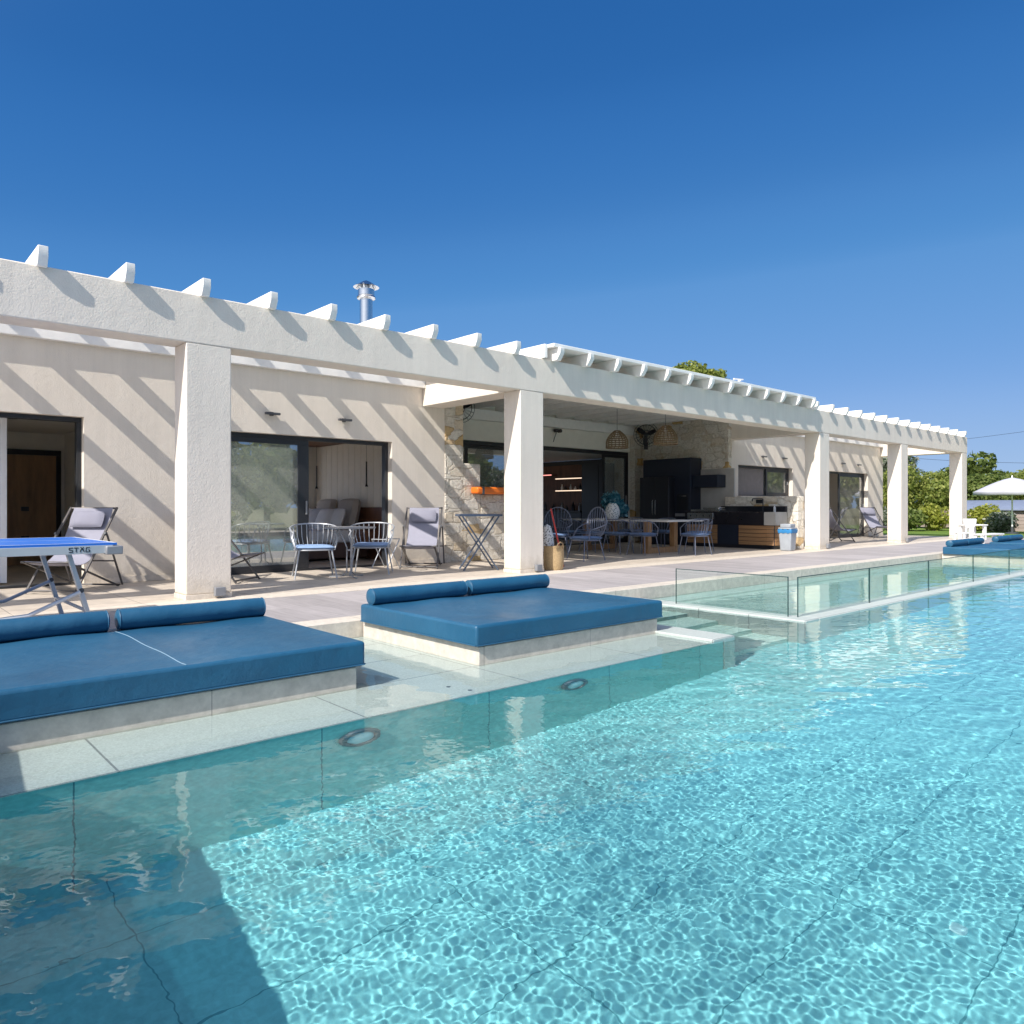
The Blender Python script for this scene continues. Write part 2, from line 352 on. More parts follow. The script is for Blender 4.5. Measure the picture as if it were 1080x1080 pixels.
def wallgrid(us, zs, hole, y0, y1, axis='X'):
    """wall in the plane of axis+Z, between depths y0 and y1; cells where hole() is true stay open"""
    b = MB(); nu, nz = len(us)-1, len(zs)-1
    sol = lambda i, j: 0 <= i < nu and 0 <= j < nz and not hole((us[i]+us[i+1])/2, (zs[j]+zs[j+1])/2)
    P = (lambda u, y, z: (u, y, z)) if axis == 'X' else (lambda u, y, z: (y, u, z))
    for i in range(nu):
        for j in range(nz):
            if not sol(i, j): continue
            a, c, d, e = us[i], us[i+1], zs[j], zs[j+1]
            b.add([P(a, y0, d), P(c, y0, d), P(c, y0, e), P(a, y0, e)], [(0, 1, 2, 3)])
            b.add([P(a, y1, d), P(c, y1, d), P(c, y1, e), P(a, y1, e)], [(3, 2, 1, 0)])
            if not sol(i-1, j): b.add([P(a, y0, d), P(a, y0, e), P(a, y1, e), P(a, y1, d)], [(0, 1, 2, 3)])
            if not sol(i+1, j): b.add([P(c, y0, d), P(c, y1, d), P(c, y1, e), P(c, y0, e)], [(0, 1, 2, 3)])
            if not sol(i, j-1): b.add([P(a, y0, d), P(a, y1, d), P(c, y1, d), P(c, y0, d)], [(0, 1, 2, 3)])
            if not sol(i, j+1): b.add([P(a, y0, e), P(c, y0, e), P(c, y1, e), P(a, y1, e)], [(0, 1, 2, 3)])
    return b

def tag(o, label=None, cat=None, group=None, kind=None):
    for a, b in (('label', label), ('category', cat), ('group', group), ('kind', kind)):
        if b: o[a] = b
    return o
def thing(name, label, cat, loc=(0, 0, 0), rz=0, group=None):
    o = bpy.data.objects.new(name, None); COL.objects.link(o); o.empty_display_size = .2
    o.location = loc; o.rotation_euler = (0, 0, rz); return tag(o, label, cat, group)
def struct(o): return tag(o, kind='structure')
def kids(o): return [c for c in bpy.data.objects if c.parent == o]
def dup(root, loc, rz, label, group=None, scale=None):
    def cp(o, par):
        c = o.copy(); COL.objects.link(c); c.parent = par
        for ch in kids(o): cp(ch, c)
        return c
    r = cp(root, None); r.location = loc; r.rotation_euler = (0, 0, rz); r['label'] = label
    if group: r['group'] = group
    return r

# ================================================================== SETTING
BIG = 900
g = MB()     # ground with a hole where terrace, house and pool stand
hx0, hx1, hy0, hy1, zg = -9, 29.6, -9, 24, -.04
for (a, b, c, d) in ((-BIG, hx0, -BIG, BIG), (hx1, BIG, -BIG, BIG), (hx0, hx1, -BIG, hy0), (hx0, hx1, hy1, BIG)):
    g.add([(a, c, zg), (b, c, zg), (b, d, zg), (a, d, zg)], [(0, 1, 2, 3)])
struct(g.build('ground', DRY))
l = MB().add([(29.6, -12, -.036), (46, -12, -.036), (46, 26, -.036), (29.6, 26, -.036)], [(0, 1, 2, 3)])
struct(l.build('lawn', GRASS))
# paving
t = MB().box(hx0, 29.6, 8.7, hy1, -.3, 0); struct(t.build('terrace', TERR))
t = MB().box(hx0, 29.6, 8.28, 8.7, -.3, .003); struct(t.build('terrace_border', BORDER))
t = MB().box(hx0, 29.6, 6.38, 8.28, -.3, 0); struct(t.build('deck', DECK))
t = MB().box(hx0, 29.6, 6.1, 6.38, -.6, .003); struct(t.build('pool_coping', COPING, bevel=.006))
t = MB().box(24.8, 29.6, hy0, 6.1, -.3, .0); t.box(hx0, -.6, hy0, 6.1, -.3, 0); t.box(-.6, 24.8, hy0, -7, -.3, 0)
struct(t.build('side_deck', TERR))
# pool
PX0, PX1, PY0, PY1, ZF, ZW = -.35, 24.8, -7, 3.75, -1.35, -.15
f_ = MB(); f_.add([(PX0, PY0, ZF), (PX1, PY0, ZF), (PX1, 6.2, ZF), (PX0, 6.2, ZF)], [(0, 1, 2, 3)])
struct(f_.build('pool_floor', POOLF, recv=True))
f_ = MB()
f_.add([(PX0, PY0, ZF), (PX0, PY0, .0), (PX0, 6.1, .0), (PX0, 6.1, ZF)], [(0, 1, 2, 3)])
f_.add([(PX1, PY0, ZF), (PX1, PY0, .0), (PX1, 6.1, .0), (PX1, 6.1, ZF)], [(3, 2, 1, 0)])
f_.add([(PX0, PY0, ZF), (PX0, PY0, .0), (PX1, PY0, .0), (PX1, PY0, ZF)], [(3, 2, 1, 0)])
f_.add([(5.95, 6.098, ZF), (5.95, 6.098, -.155), (7.6, 6.098, -.155), (7.6, 6.098, ZF)], [(3, 2, 1, 0)])
struct(f_.build('pool_wall', POOLW, recv=True))
# near shelf (sun shelf): body and top
ZS = -.185
def shelf(x0, x1, name):
    b = MB().box(x0, x1, 3.75, 6.11, ZF-.02, ZS-.012); o = b.build(name+'_wall', POOLW, recv=True); struct(o)
    b = MB().box(x0, x1, 3.742, 6.105, ZS-.0118, ZS); struct(b.build(name, SHELF, recv=True))
shelf(PX0, 5.92, 'sun_shelf'); shelf(17.6, PX1, 'far_sun_shelf')
b = MB().box(5.75, 6.1, 3.742, 6.09, ZS+.001, -.130); b.box(5.922, 6.1, 3.742, 6.09, ZF-.02, ZS)
struct(b.build('shelf_kerb', SHELF, bevel=.006, recv=True))
# steps into the pool
for i, (ya, yb, z) in enumerate(((5.62, 6.09, -.33), (5.2, 5.62, -.55), (4.78, 5.2, -.77), (4.36, 4.78, -.99), (3.94, 4.36, -1.18))):
    b = MB().box(6.102, 7.448, ya, yb-.001, ZF-.02, z); struct(b.build('pool_step', STEPM, recv=True, bevel=.01))
# paddling pool
b = MB().box(7.75, 17.6, 4.02, 6.09, ZF-.02, -.45); struct(b.build('paddling_pool_floor', STEPM, recv=True))
b = MB().box(7.75, 17.58, 5.75, 6.09, -.449, -.25); struct(b.build('paddling_pool_bench', STEPM, recv=True))
b = MB().box(7.45, 7.75, 3.74, 6.09, ZF-.02, -.135); b.box(7.752, 17.6, 3.74, 4.02, ZF-.02, -.135)
struct(b.build('paddling_pool_kerb', SHELF, bevel=.008, recv=True))
# coping riser is lit through water too
# water with real waves
def grid1(a, b, fn):
    out = [a]
    while out[-1] < b: out.append(out[-1]+fn(out[-1]))
    out[-1] = b; return np.array(out)
xs = grid1(PX0, PX1, lambda x: .0053 if x < 2.8 else .0053+(x-2.8)*.0023)
ys = grid1(PY0, 6.1, lambda y: .3 if y < -2.0 else (.03 if y < -.2 else (.0056 if y < 3.8 else .014)))
dxs = np.gradient(xs); dys = np.gradient(ys)
X, Y = np.meshgrid(xs, ys, indexing='ij'); DX = np.maximum(dxs[:, None], dys[None, :])
rng = np.random.default_rng(11); Z = np.zeros_like(X)
# slow variation of wave strength
def waves(n, l0, l1, slope, spread):
    global Z
    for i in range(n):
        L = float(np.exp(rng.uniform(math.log(l0), math.log(l1)))); a = rng.normal(.9, spread); kk = 2*math.pi/L
        ph = rng.uniform(0, 6.28); wgt = np.clip((L/DX-3)/2.5, 0, 1)
        warp = .5*np.sin(X*2.3+ph)+.5*np.sin(Y*1.9+2*ph)
        Z += (slope*math.sqrt(2/n)/kk)*wgt*np.sin(kk*(X*math.cos(a)+Y*math.sin(a))+ph+warp)
waves(90, .027, .050, .0100, 1.6)
Z *= .82+.22*np.sin(X*1.9+1.3*np.sin(Y*1.1))*np.sin(Y*1.6+1.1*np.sin(X*.8))+.10*np.sin(X*5.1+Y*3.7)*np.sin(Y*4.3-X*1.7)
Zs = Z; Z = np.zeros_like(X); waves(30, .08, .16, .0055, 1.3); Z = Zs+Z*(1+1.6*np.clip((X-4.5)/4, 0, 1))
waves(14, .22, .7, .009, .8)
Z *= np.clip(1-(Y-3.4)/.8, .7, 1)
nx_, ny_ = X.shape
v = np.stack([X, Y, Z+ZW], -1).reshape(-1, 3); idx = np.arange(nx_*ny_).reshape(nx_, ny_)
ff = np.stack([idx[:-1, :-1], idx[1:, :-1], idx[1:, 1:], idx[:-1, 1:]], -1).reshape(-1, 4)
me = bpy.data.meshes.new('water'); me.vertices.add(len(v)); me.vertices.foreach_set('co', v.ravel().astype('f'))
me.loops.add(ff.size); me.loops.foreach_set('vertex_index', ff.ravel().astype('i'))
me.polygons.add(len(ff)); me.polygons.foreach_set('loop_start', np.arange(0, ff.size, 4, dtype='i'))
me.polygons.foreach_set('use_smooth', np.ones(len(ff), bool)); me.update(); me.validate(); me.materials.append(WATER)
wo = bpy.data.objects.new('water', me); COL.objects.link(wo); wo.cycles.is_caustics_caster = True; struct(wo)

# unseen wall added at the pool end, top sloped to shape the near-corner shadow
b = MB(); pr = [(-7, .31), (0, .31), (6.09, .91)]
for x0, x1, lo, hi in ((-.62, -.352, None, -.06), (-.66, -.31, -.06, 0)):
    n = 3; q_ = [(y, z+hi) for y, z in pr]+([(6.09, -.3), (-7, -.3)] if lo is None else [(y, z+lo+.001) for y, z in pr[::-1]])
    n = len(q_); b.add([(x0, y, z) for y, z in q_]+[(x1, y, z) for y, z in q_], [tuple(range(n)), tuple(range(2*n-1, n-1, -1))]+[(i, n+i, n+(i+1) % n, (i+1) % n) for i in range(n)])
tag(b.build('shadow_wall', STUCCO, bevel=.01), 'added unseen low wall shading the near end of the pool', 'wall')

# ================================================================== PERGOLA
BT, BB = 3.46, 2.907
pg = thing('pergola', 'long rendered pergola with square columns and white rafters in front of the villa', 'pergola', (0, 8.86, 0))
def P_(mb, name, m, par=pg, **kw):
    off = par.location; mb.v = [(x-off.x, y-off.y, z-off.z) for x, y, z in mb.v]
    return mb.build(name, m, par, **kw)
cols = [-2.25, 2.84, 7.92, 17.98, 23.05, 28.25]
beam = P_(MB().box(-7, 28.77, 8.66, 9.06, BB, BT), 'front_beam', STUCCO, bevel=.012)
for x in cols:
    P_(MB().box(x, x+.51, 8.664, 9.056, .06, BB), 'column', STUCCO, bevel=.012)
    P_(MB().box(x-.006, x+.516, 8.658, 9.062, .0, .06), 'plinth', BORDER, bevel=.004)
    P_(MB().box(x+.30, x+.42, 8.59, 8.655, .03, .13), 'socket_box', plain('socket_grey', (.2, .21, .23), .5), bevel=.006)
for x in (7.93, 18.0, 28.3):
    P_(MB().box(x, x+.46, 9.062, 11.345, BB+.003, BT-.05), 'cross_beam', STUCCO, bevel=.01)
for x0, x1 in ((-7, 7.926), (18.47, 28.296)):
    P_(MB().box(x0, x1, 11.25, 11.345, 3.24, BT-.003), 'ledger', RAFTER, bevel=.006)
def rafter(x, y0, y1, z0=BT, z1=3.63, w_=.09):
    b = MB(); zc = (z0+z1)/2-.01
    prof = [(y0, z1), (y0, zc), (y0+.05, z0-.02), (8.655, z0-.02), (8.655, z0+.001), (y1, z0+.001), (y1, z1)]
    n = len(prof); b.add([(x, y, z) for y, z in prof]+[(x+w_, y, z) for y, z in prof], [tuple(range(n)), tuple(range(2*n-1, n-1, -1))]+[(i, n+i, n+(i+1) % n, (i+1) % n) for i in range(n)])
    return P_(b, 'rafter', RAFTER, bevel=.005)
i = 0
for q in range(-9, 9):
    rafter(1.40+q*.7925, 8.545, 11.34)
for q in range(14):
    rafter(17.62+q*.818, 8.545, 11.34)

# ================================================================== VILLA
vi = thing('villa', 'single storey white rendered villa with dark framed sliding doors', 'house', (0, 11.35, 0))
def V_(mb, name, m, par=vi, **kw):
    return P_(mb, name, m, par if par.location.length or par == vi else vi, **kw)
WY0, WY1, HT = 11.35, 11.65, 3.6
d1 = (-1.6, 2.39, 0, 2.27); d2 = (3.6, 7.27, 0, 2.22)
inr = lambda r: (lambda u, z: r[0] < u < r[1] and r[2] < z < r[3])
def hole_l(u, z): return inr(d1)(u, z) or inr(d2)(u, z)
V_(wallgrid([-7, -1.6, 2.39, 3.6, 7.27, 8.44], [0, 2.22, 2.27, HT], hole_l, WY0, WY1), 'wall', STUCCO)
wn = (18.67, 21.77, 1.37, 2.25); d3 = (23.2, 27.2, 0, 2.25)
def hole_r(u, z): return inr(wn)(u, z) or inr(d3)(u, z)
V_(wallgrid([17.9, 18.67, 21.77, 23.2, 27.2, 28.5], [0, 1.37, 2.25, HT], hole_r, WY0, WY1), 'wall', STUCCO)
V_(MB().box(28.2, 28.5, 11.652, 15.7, 0, HT), 'wall', STUCCO)
pd = (9.3, 17.55, 0, 2.70)
V_(wallgrid([8.0, 9.3, 17.55, 17.9], [0, 2.70, 3.63], inr(pd), 14.3, 14.6), 'wall', PLASTER)
V_(MB().box(8.06, 8.44, 11.652, 14.298, 0, 3.63), 'wall', STUCCO)
V_(MB().box(17.9, 18.25, 11.653, 14.298, 0, 3.63), 'stone_wall', STONE)
V_(MB().box(17.86, 17.899, 11.30, 14.29, 0, 3.6), 'stone_wall', STONE)
V_(MB().box(17.84, 18.02, 11.15, 11.345, 0, 3.40), 'stone_pier', STONE, bevel=.01)
V_(MB().box(17.52, 17.83, 14.1, 14.296, 0, 3.6), 'stone_pier', STONE, bevel=.01)
V_(MB().box(8.44, 8.87, 11.33, 11.9, 0, 3.45), 'stone_pier', STONE, bevel=.01)
V_(MB().box(8.873, 9.3, 11.33, 11.75, 0, 1.9), 'stone_wall', STONE, bevel=.02)
V_(MB().box(9.303, 10.5, 11.33, 11.75, 0, 1.3), 'stone_wall', STONE, bevel=.02)
V_(MB().box(17.66, 17.97, 9.07, 11.14, 0, 1.33), 'stone_wall', STONE, bevel=.02)
V_(MB().box(18.6, 21.85, 11.30, 11.346, 0, 1.34), 'stone_wall', STONE, bevel=.01)
for a, c in ((-7, -1.6), (2.39, 3.6), (7.27, 8.43), (21.85, 23.2), (27.2, 28.49)):
    V_(MB().box(a, c, 11.335, 11.348, .004, .085), 'skirting', BORDER)
# roofs and outer walls
V_(MB().box(-7, 8.05, 11.652, 16.2, 2.9, 3.3), 'roof', WHITE)
V_(MB().box(18.3, 28.2, 11.652, 15.7, 2.9, 3.3), 'roof', WHITE)
V_(MB().box(8.07, 18.24, 14.602, 22, 2.9, 3.64), 'roof', WHITE)
V_(MB().box(8.50, 17.42, 8.49, 14.6, 3.642, 3.70).box(17.422, 17.98, 9.2, 14.6, 3.642, 3.70), 'porch_roof', WHITE, bevel=.006)  # hidden right end strip added to keep direct sun off the stone wall
V_(MB().box(8.40, 8.46, 8.60, 14.3, 3.47, 3.69), 'fascia', WHITE, bevel=.005)
V_(MB().box(17.46, 17.52, 8.72, 14.3, 3.47, 3.69), 'fascia', WHITE, bevel=.005)
for q in range(13):
    x = 8.60+q*.722; b = MB(); prof = [(8.45, 3.64), (8.45, 3.55), (8.53, 3.44), (8.655, 3.44), (8.655, 3.462), (14.29, 3.462), (14.29, 3.64)]
    n = 7; b.add([(x, y, z) for y, z in prof]+[(x+.1, y, z) for y, z in prof], [tuple(range(n)), tuple(range(2*n-1, n-1, -1))]+[(i, n+i, n+(i+1) % n, (i+1) % n) for i in range(n)])
    V_(b, 'roof_rafter', RAFTER, bevel=.006)
V_(MB().box(8.45, 17.85, 14.12, 14.297, 3.2, 3.455), 'ceiling_beam', RAFTER, bevel=.006)
V_(MB().box(-7.3, -7, 11.35, 16.2, 0, 3.3), 'wall', STUCCO)
V_(wallgrid([8.07, 8.6, 15.5, 18.24], [0, .2, 2.55, 3.64], lambda u, z: 8.6 < u < 15.5 and .2 < z < 2.55, 22, 22.3), 'wall', STUCCO)  # rear opening added so sky light reaches the living room
# interiors: hall (left), bedroom, living room, right wing
V_(MB().box(-1.9, 3.3, 16.002, 16.2, 0, 2.415), 'interior_wall', PLASTER)
V_(MB().box(3.05, 3.3, 11.655, 16.0, 0, 2.42), 'interior_wall', PLASTER)
V_(wallgrid([11.655, 12.4, 15.4, 16.0], [0, .3, 2.3, 2.419], lambda u, z: 12.4 < u < 15.4 and .3 < z < 2.3, -2.1, -1.9, 'Y'), 'interior_wall', PLASTER)  # side opening added to brighten the hall
V_(MB().box(-2.1, 3.31, 11.655, 16.2, 2.42, 2.55), 'ceiling', PLASTER)
V_(MB().box(3.32, 8.04, 11.655, 15.8, 2.42, 2.55), 'ceiling', WALNUT)
V_(wallgrid([3.3, 3.4, 7.5, 7.985], [0, .1, 2.38, 2.418], lambda u, z: 3.4 < u < 7.5 and .1 < z < 2.38, 15.6, 15.8), 'interior_wall', PLASTER)  # back opening added to let more daylight into the bedroom
b = MB(); b.box(7.99, 8.05, 11.655, 15.8, 0, 2.415)
for q in range(16): b.box(7.978, 7.99, 11.9+q*.25, 11.9+q*.25+.235, 1.06, 2.40)
V_(b, 'interior_wall', PLASTER)
V_(MB().box(7.94, 7.985, 11.9, 15.59, .0, 1.05), 'wall_panelling', WALNUT)
dr = V_(MB().box(1.2, 2.9, 15.95, 15.99, 0, 2.0), 'interior_door', wood('brown_door_wood', (.3, .17, .08), (2, 2, .4)))
V_(MB().box(1.1, 2.98, 15.93, 15.995, 2.001, 2.1).box(2.902, 2.98, 15.93, 15.995, 0, 2.0), 'door_frame', BLACK)
V_(MB().box(2.35, 2.47, 15.93, 15.949, .98, 1.06), 'light_switch', BLACK); V_(MB().box(2.35, 2.47, 15.93, 15.949, .45, .53), 'light_switch', BLACK)
V_(MB().lathe([(.06, 2.405), (.06, 2.419)], (1.9, 13.6, 0), 16), 'downlight', BLACK); V_(MB().lathe([(.06, 2.405), (.06, 2.419)], (1.9, 15.0, 0), 16), 'downlight', BLACK)
cu = MB(); rows = []
for z in (.03, 2.4): rows.append([(.2+u*.03, 12.05+.03*math.sin(u*1.3), z) for u in range(48)])
cu.sheet(rows, .006); tag(cu.build('curtain', WHFAB), 'pale curtain drawn inside the leftmost doorway', 'curtain')
# living room
V_(MB().box(18.0, 18.24, 14.602, 22, 0, 2.6), 'interior_wall', NAVY)
V_(MB().box(8.07, 18.0, 14.602, 22, 2.602, 2.7), 'ceiling', CEIL)
V_(MB().box(8.07, 8.3, 14.602, 22, 0, 2.6), 'interior_wall', PLASTER)
V_(MB().box(17.95, 17.995, 16.2, 19.4, .95, 2.45), 'wall_panelling', WALNUT)
cab = thing('kitchen_unit', 'tall navy kitchen unit beyond the open living room doorway', 'cabinet', (17.7, 15.5, 0))
P_(MB().box(17.4, 17.98, 14.75, 16.15, 0, 2.5), 'body', NAVY, cab, bevel=.01)
P_(MB().box(17.385, 17.398, 15.44, 15.46, .1, 2.4), 'door_gap', BLACK, cab)
wt = thing('worktop_unit', 'dark low kitchen counter with wood back panel inside the living room', 'cabinet', (17.7, 17.8, 0))
P_(MB().box(17.4, 17.98, 16.17, 19.4, 0, .88), 'body', NAVY, wt, bevel=.01)
P_(MB().box(17.36, 17.99, 16.17, 19.4, .882, .93), 'worktop', BLACK, wt, bevel=.005)
for z, y0, y1, lab in ((1.98, 16.3, 17.6, 'upper'), (1.58, 16.3, 17.6, 'lower')):
    s_ = thing('wall_shelf', f'{lab} lit wall shelf on the wood panel inside the living room', 'shelf', (17.8, 16.95, z))
    P_(MB().box(17.7, 17.945, y0, y1, z, z+.03), 'board', WALNUT, s_)
    P_(MB().box(17.68, 17.698, y0, y1, z, z+.03), 'led_strip', LEDW, s_)
s_ = thing('wall_shelf', 'lit wall shelf with a rosy glow nearest the left side of the living room opening', 'shelf', (17.8, 18.3, 1.9))
P_(MB().box(17.7, 17.99, 17.8, 18.9, 2.12, 2.15), 'board', WALNUT, s_); P_(MB().box(17.68, 17.698, 17.8, 18.9, 2.12, 2.15), 'led_strip', LEDR, s_)
for i, (x, y, h_) in enumerate(((17.8, 16.45, .16), (17.82, 16.6, .22), (17.8, 16.8, .12), (17.8, 17.0, .2), (17.82, 17.25, .15), (17.8, 17.4, .2))):
    o = MB().lathe([(.04, 0), (.045, h_*.5), (.018, h_*.75), (.018, h_)], n=12).build('bottle', [GREYPL, BLACK, WHPL][i % 3], loc=(x, y, 1.611)); tag(o, 'small bottle standing on the lower lit shelf in the living room', 'bottle', 'bottles on the lit shelf')
for i, (y, h_) in enumerate(((16.5, .25), (16.8, .3), (17.1, .18), (17.3, .27), (17.7, .22), (18.1, .3))):
    o = MB().lathe([(.05, 0), (.055, h_*.6), (.02, h_*.8), (.02, h_)], n=12).build('jar', [METG, BLACK, METD][i % 3], loc=(17.7, y, .932)); tag(o, 'dark jar standing on the living room kitchen counter', 'jar', 'jars on the living room counter')
# right wing interior
V_(wallgrid([18.3, 19, 21.5, 23, 26, 28.2], [0, .9, 2.3, 2.89], lambda u, z: (19 < u < 21.5 or 23 < u < 26) and .9 < z < 2.3, 15.5, 15.7), 'interior_wall', PLASTER); V_(MB().box(22.4, 22.6, 11.655, 15.5, 0, 2.89), 'interior_wall', PLASTER)  # back wall openings added to bring light into the right wing
V_(MB().box(22.8, 27.9, 14.9, 15.45, 0, 1.0), 'wall_panelling', WALNUT)

# doors and windows
def slider(label_unused, x0, x1, z1, y, pane_ranges, open_ranges, mat=PANE, z0=.0, fw=.06, d=.12, sw=.09):
    f = MB(); f.box(x0, x1, y, y+d, z1-fw, z1); f.box(x0, x0+fw, y, y+d, z0, z1-fw); f.box(x1-fw, x1, y, y+d, z0, z1-fw); f.box(x0+fw, x1-fw, y, y+d, z0, z0+.03)
    fr = V_(f, 'window' if z0 > .5 else 'sliding_door', FRAME, bevel=.004)
    for (a, c, yy) in pane_ranges:
        s = MB(); w_ = sw
        s.box(a, c, y+yy, y+yy+.045, z1-fw-.085, z1-fw-.002); s.box(a, c, y+yy, y+yy+.045, z0+.032, z0+.12)
        s.box(a, a+w_, y+yy, y+yy+.045, z0+.12, z1-fw-.085); s.box(c-w_, c, y+yy, y+yy+.045, z0+.12, z1-fw-.085)
        ps = P_(s, 'sash', FRAME, vi, bevel=.003); ps.parent = fr
        p = P_(MB().box(a+w_-.005, c-w_+.005, y+yy+.018, y+yy+.026, z0+.115, z1-fw-.08), 'pane', mat, vi); p.parent = fr
        h = P_(MB().box(c-.06, c-.04, y+yy-.03, y+yy-.002, z0+(z1-z0)*.42, z0+(z1-z0)*.52), 'handle', METG, vi); h.parent = fr
    return fr
slider('', d1[0], d1[1], 2.268, 11.48, [(-1.54, .55, .02)], None)
slider('', d2[0], d2[1], 2.218, 11.48, [(3.66, 5.73, .0), (3.9, 5.74, .055)], None, sw=.19)
slider('', d3[0], d3[1], 2.248, 11.48, [(25.2, 27.14, .0)], None, PANEC)
slider('', wn[0], wn[1], 2.248, 11.48, [(20.4, 21.7, .0)], None, PANEC, z0=1.372)
slider('', pd[0], pd[1], 2.698, 14.38, [(9.36, 11.4, .0), (11.3, 13.3, .055), (16.4, 17.48, .0)], None, fw=.1)
V_(MB().box(wn[0]-.02, 20.35, 11.53, 11.6, 1.40, 2.18), 'roller_blind', plain('taupe_blind', (.24, .21, .2), .8))
V_(MB().box(18.6, 21.85, 11.22, 11.40, 1.342, 1.372), 'window_sill', BORDER)
# wall lamps
for i, x in enumerate((5.02, 6.30, 19.97, 21.17, 25.13, 26.37)):
    t = thing('wall_lamp', ['slim dark bar lamp above the fixed glass of the bedroom door', 'slim dark bar lamp above the open half of the bedroom door', 'slim dark bar lamp over the left half of the kitchen window', 'slim dark bar lamp over the right half of the kitchen window', 'slim dark bar lamp left above the far bedroom door', 'slim dark bar lamp right above the far bedroom door'][i], 'wall lamp', (x, 11.35, 2.53), 0, 'bar lamps on the villa wall')
    MB().box(-.12, .12, -.09, -.03, -.018, .018).build('lamp_bar', METD, t, bevel=.004); MB().box(-.03, .03, -.03, -.002, -.03, .03).build('bracket', METD, t)
# chimney pipe
t = thing('flue_pipe', 'shiny steel chimney flue with conical cap rising above the roof', 'chimney', (8.02, 13.5, 3.3))
MB().lathe([(.132, 0), (.132, 2.1)], n=32).build('pipe', STEEL, t)
MB().lathe([(.133, 2.04), (.185, 2.06), (.195, 2.08), (.185, 2.11), (.17, 2.125), (.17, 2.25), (.13, 2.26)], n=32).build('collar', STEEL, t)
MB().lathe([(.265, 2.30), (.24, 2.31), (.09, 2.41), (.0, 2.45)], n=32).build('cap', STEEL, t)
for q in range(8):
    a = q*math.pi/4; MB().bar((.15*math.cos(a), .15*math.sin(a), 2.24), (.23*math.cos(a), .23*math.sin(a), 2.33), .025, .006).build('cap_bracket', STEEL, t)
# roof aerial
t = thing('roof_aerial', 'small white aerial standing on the porch roof', 'aerial', (16.95, 10.3, 3.70))
MB().tube([(0, 0, 0), (0, 0, .62)], .02).build('mast', WHPL, t)
MB().bar((-.22, 0, .6), (.22, .0, .63), .03, .03).bar((-.1, -.12, .56), (.1, .12, .56), .03, .02).build('crossbar', WHPL, t)

# ================================================================== DAYBEDS
beds = [(0.28, 'large blue daybed in the near left corner with the seam across its mattress'),
        (3.53, 'blue daybed in the middle of the sun shelf in front of the second column'),
        (18.45, 'far blue daybed beyond the pool glass, left of the farthest one'), (21.75, 'farthest blue daybed at the right edge beyond the white chair')]
bol_lab = [('left bolster on the near left daybed', 'right bolster on the near left daybed'), ('left bolster on the middle daybed', 'right bolster on the middle daybed'),
           ('left bolster on the far daybed beyond the glass', 'right bolster on the far daybed beyond the glass'), ('left bolster on the farthest daybed', 'right bolster on the farthest daybed')]
for bi, (x, lab) in enumerate(beds):
    t = thing('daybed', lab, 'daybed', (x, 4.35, ZS), 0, 'blue daybeds on the sun shelves')
    W_, D_ = 2.30, 1.70; hz = -ZS
    MB().box(.05, W_-.05, .03, D_+.03, .001, hz-.012).build('plinth', PLINTH, t, bevel=.006, recv=True)
    m = MB(); n1 = 26; n2 = 20
    v_ = []; f_ = []
    def top(u, v2):
        e = min(u, 1-u, .06)/.06*min(v2, 1-v2, .06)/.06
        return .005*math.sin(u*9+v2*5+bi)*e+.004*math.sin(u*23-v2*14)*e
    for i in range(n1+1):
        for j in range(n2+1):
            v_.append((i/n1*W_, j/n2*D_, hz+.158+top(i/n1, j/n2)))
    for i in range(n1+1):
        for j in range(n2+1):
            v_.append((i/n1*W_, j/n2*D_, hz-.008))
    o_ = (n1+1)*(n2+1); r_ = n2+1
    for i in range(n1):
        for j in range(n2):
            a = i*r_+j; f_.append((a, a+r_, a+r_+1, a+1)); f_.append((o_+a, o_+a+1, o_+a+r_+1, o_+a+r_))
    for i in range(n1):
        a = i*r_; f_.append((a, o_+a, o_+a+r_, a+r_)); a = i*r_+n2; f_.append((a, a+r_, o_+a+r_, o_+a))
    for j in range(n2):
        f_.append((j, j+1, o_+j+1, o_+j)); a = n1*r_+j; f_.append((a, o_+a, o_+a+1, a+1))
    m.add(v_, f_); mt = m.build('mattress', VINYL, t, bevel=.022, seg=3)
    if bi == 0: MB().tube([(1.16, .04+1.62*q/20, hz+.1585+top(1.16/W_, (.04+1.62*q/20)/D_)) for q in range(21)], .0028, 6).build('seam', plain('pale_seam', (.22, .34, .44), .5), mt)
    s_ = MB(); z = hz+.005
    for (p, q) in (((.01, -.002, z), (W_-.01, -.002, z)), ((-.002, .01, z), (-.002, D_-.01, z)), ((W_+.002, .01, z), (W_+.002, D_-.01, z))): s_.tube([p, q], .005, 6)
    s_.build('piping', SEAM, mt)
    for si in (0, 1):
        L = 1.10; xc = x+.02+si*1.155+L/2+.005
        rr = .076; pr = []
        for q in range(7): a = q/6*math.pi/2; pr.append((rr*(.72+.28*math.sin(a)) if q else .0, -L/2+.03*(1-math.cos(a))))
        pr = [(0, -L/2), (rr*.75, -L/2+.002), (rr*.93, -L/2+.012), (rr, -L/2+.04), (rr*1.015, -L/6), (rr*.99, 0), (rr*1.01, L/5), (rr, L/2-.04), (rr*.93, L/2-.012), (rr*.75, L/2-.002), (0, L/2)]
        o = MB().lathe(pr, n=28, axis='X').build('bolster', VINYL, loc=(xc, 5.93+.012*si, .16+rr-.004)); o.rotation_euler = (.4*si, 0, R((.6, -.8)[si]))
        for e_ in (-1, 1): MB().tube([(e_*(L/2-.014), rr*.955*math.cos(q*math.pi/14), rr*.955*math.sin(q*math.pi/14)) for q in range(28)], .0045, 6, closed=True).build('end_piping', SEAM, o)
        tag(o, 'blue cylindrical '+bol_lab[bi][si], 'bolster', 'blue bolsters on the daybeds')

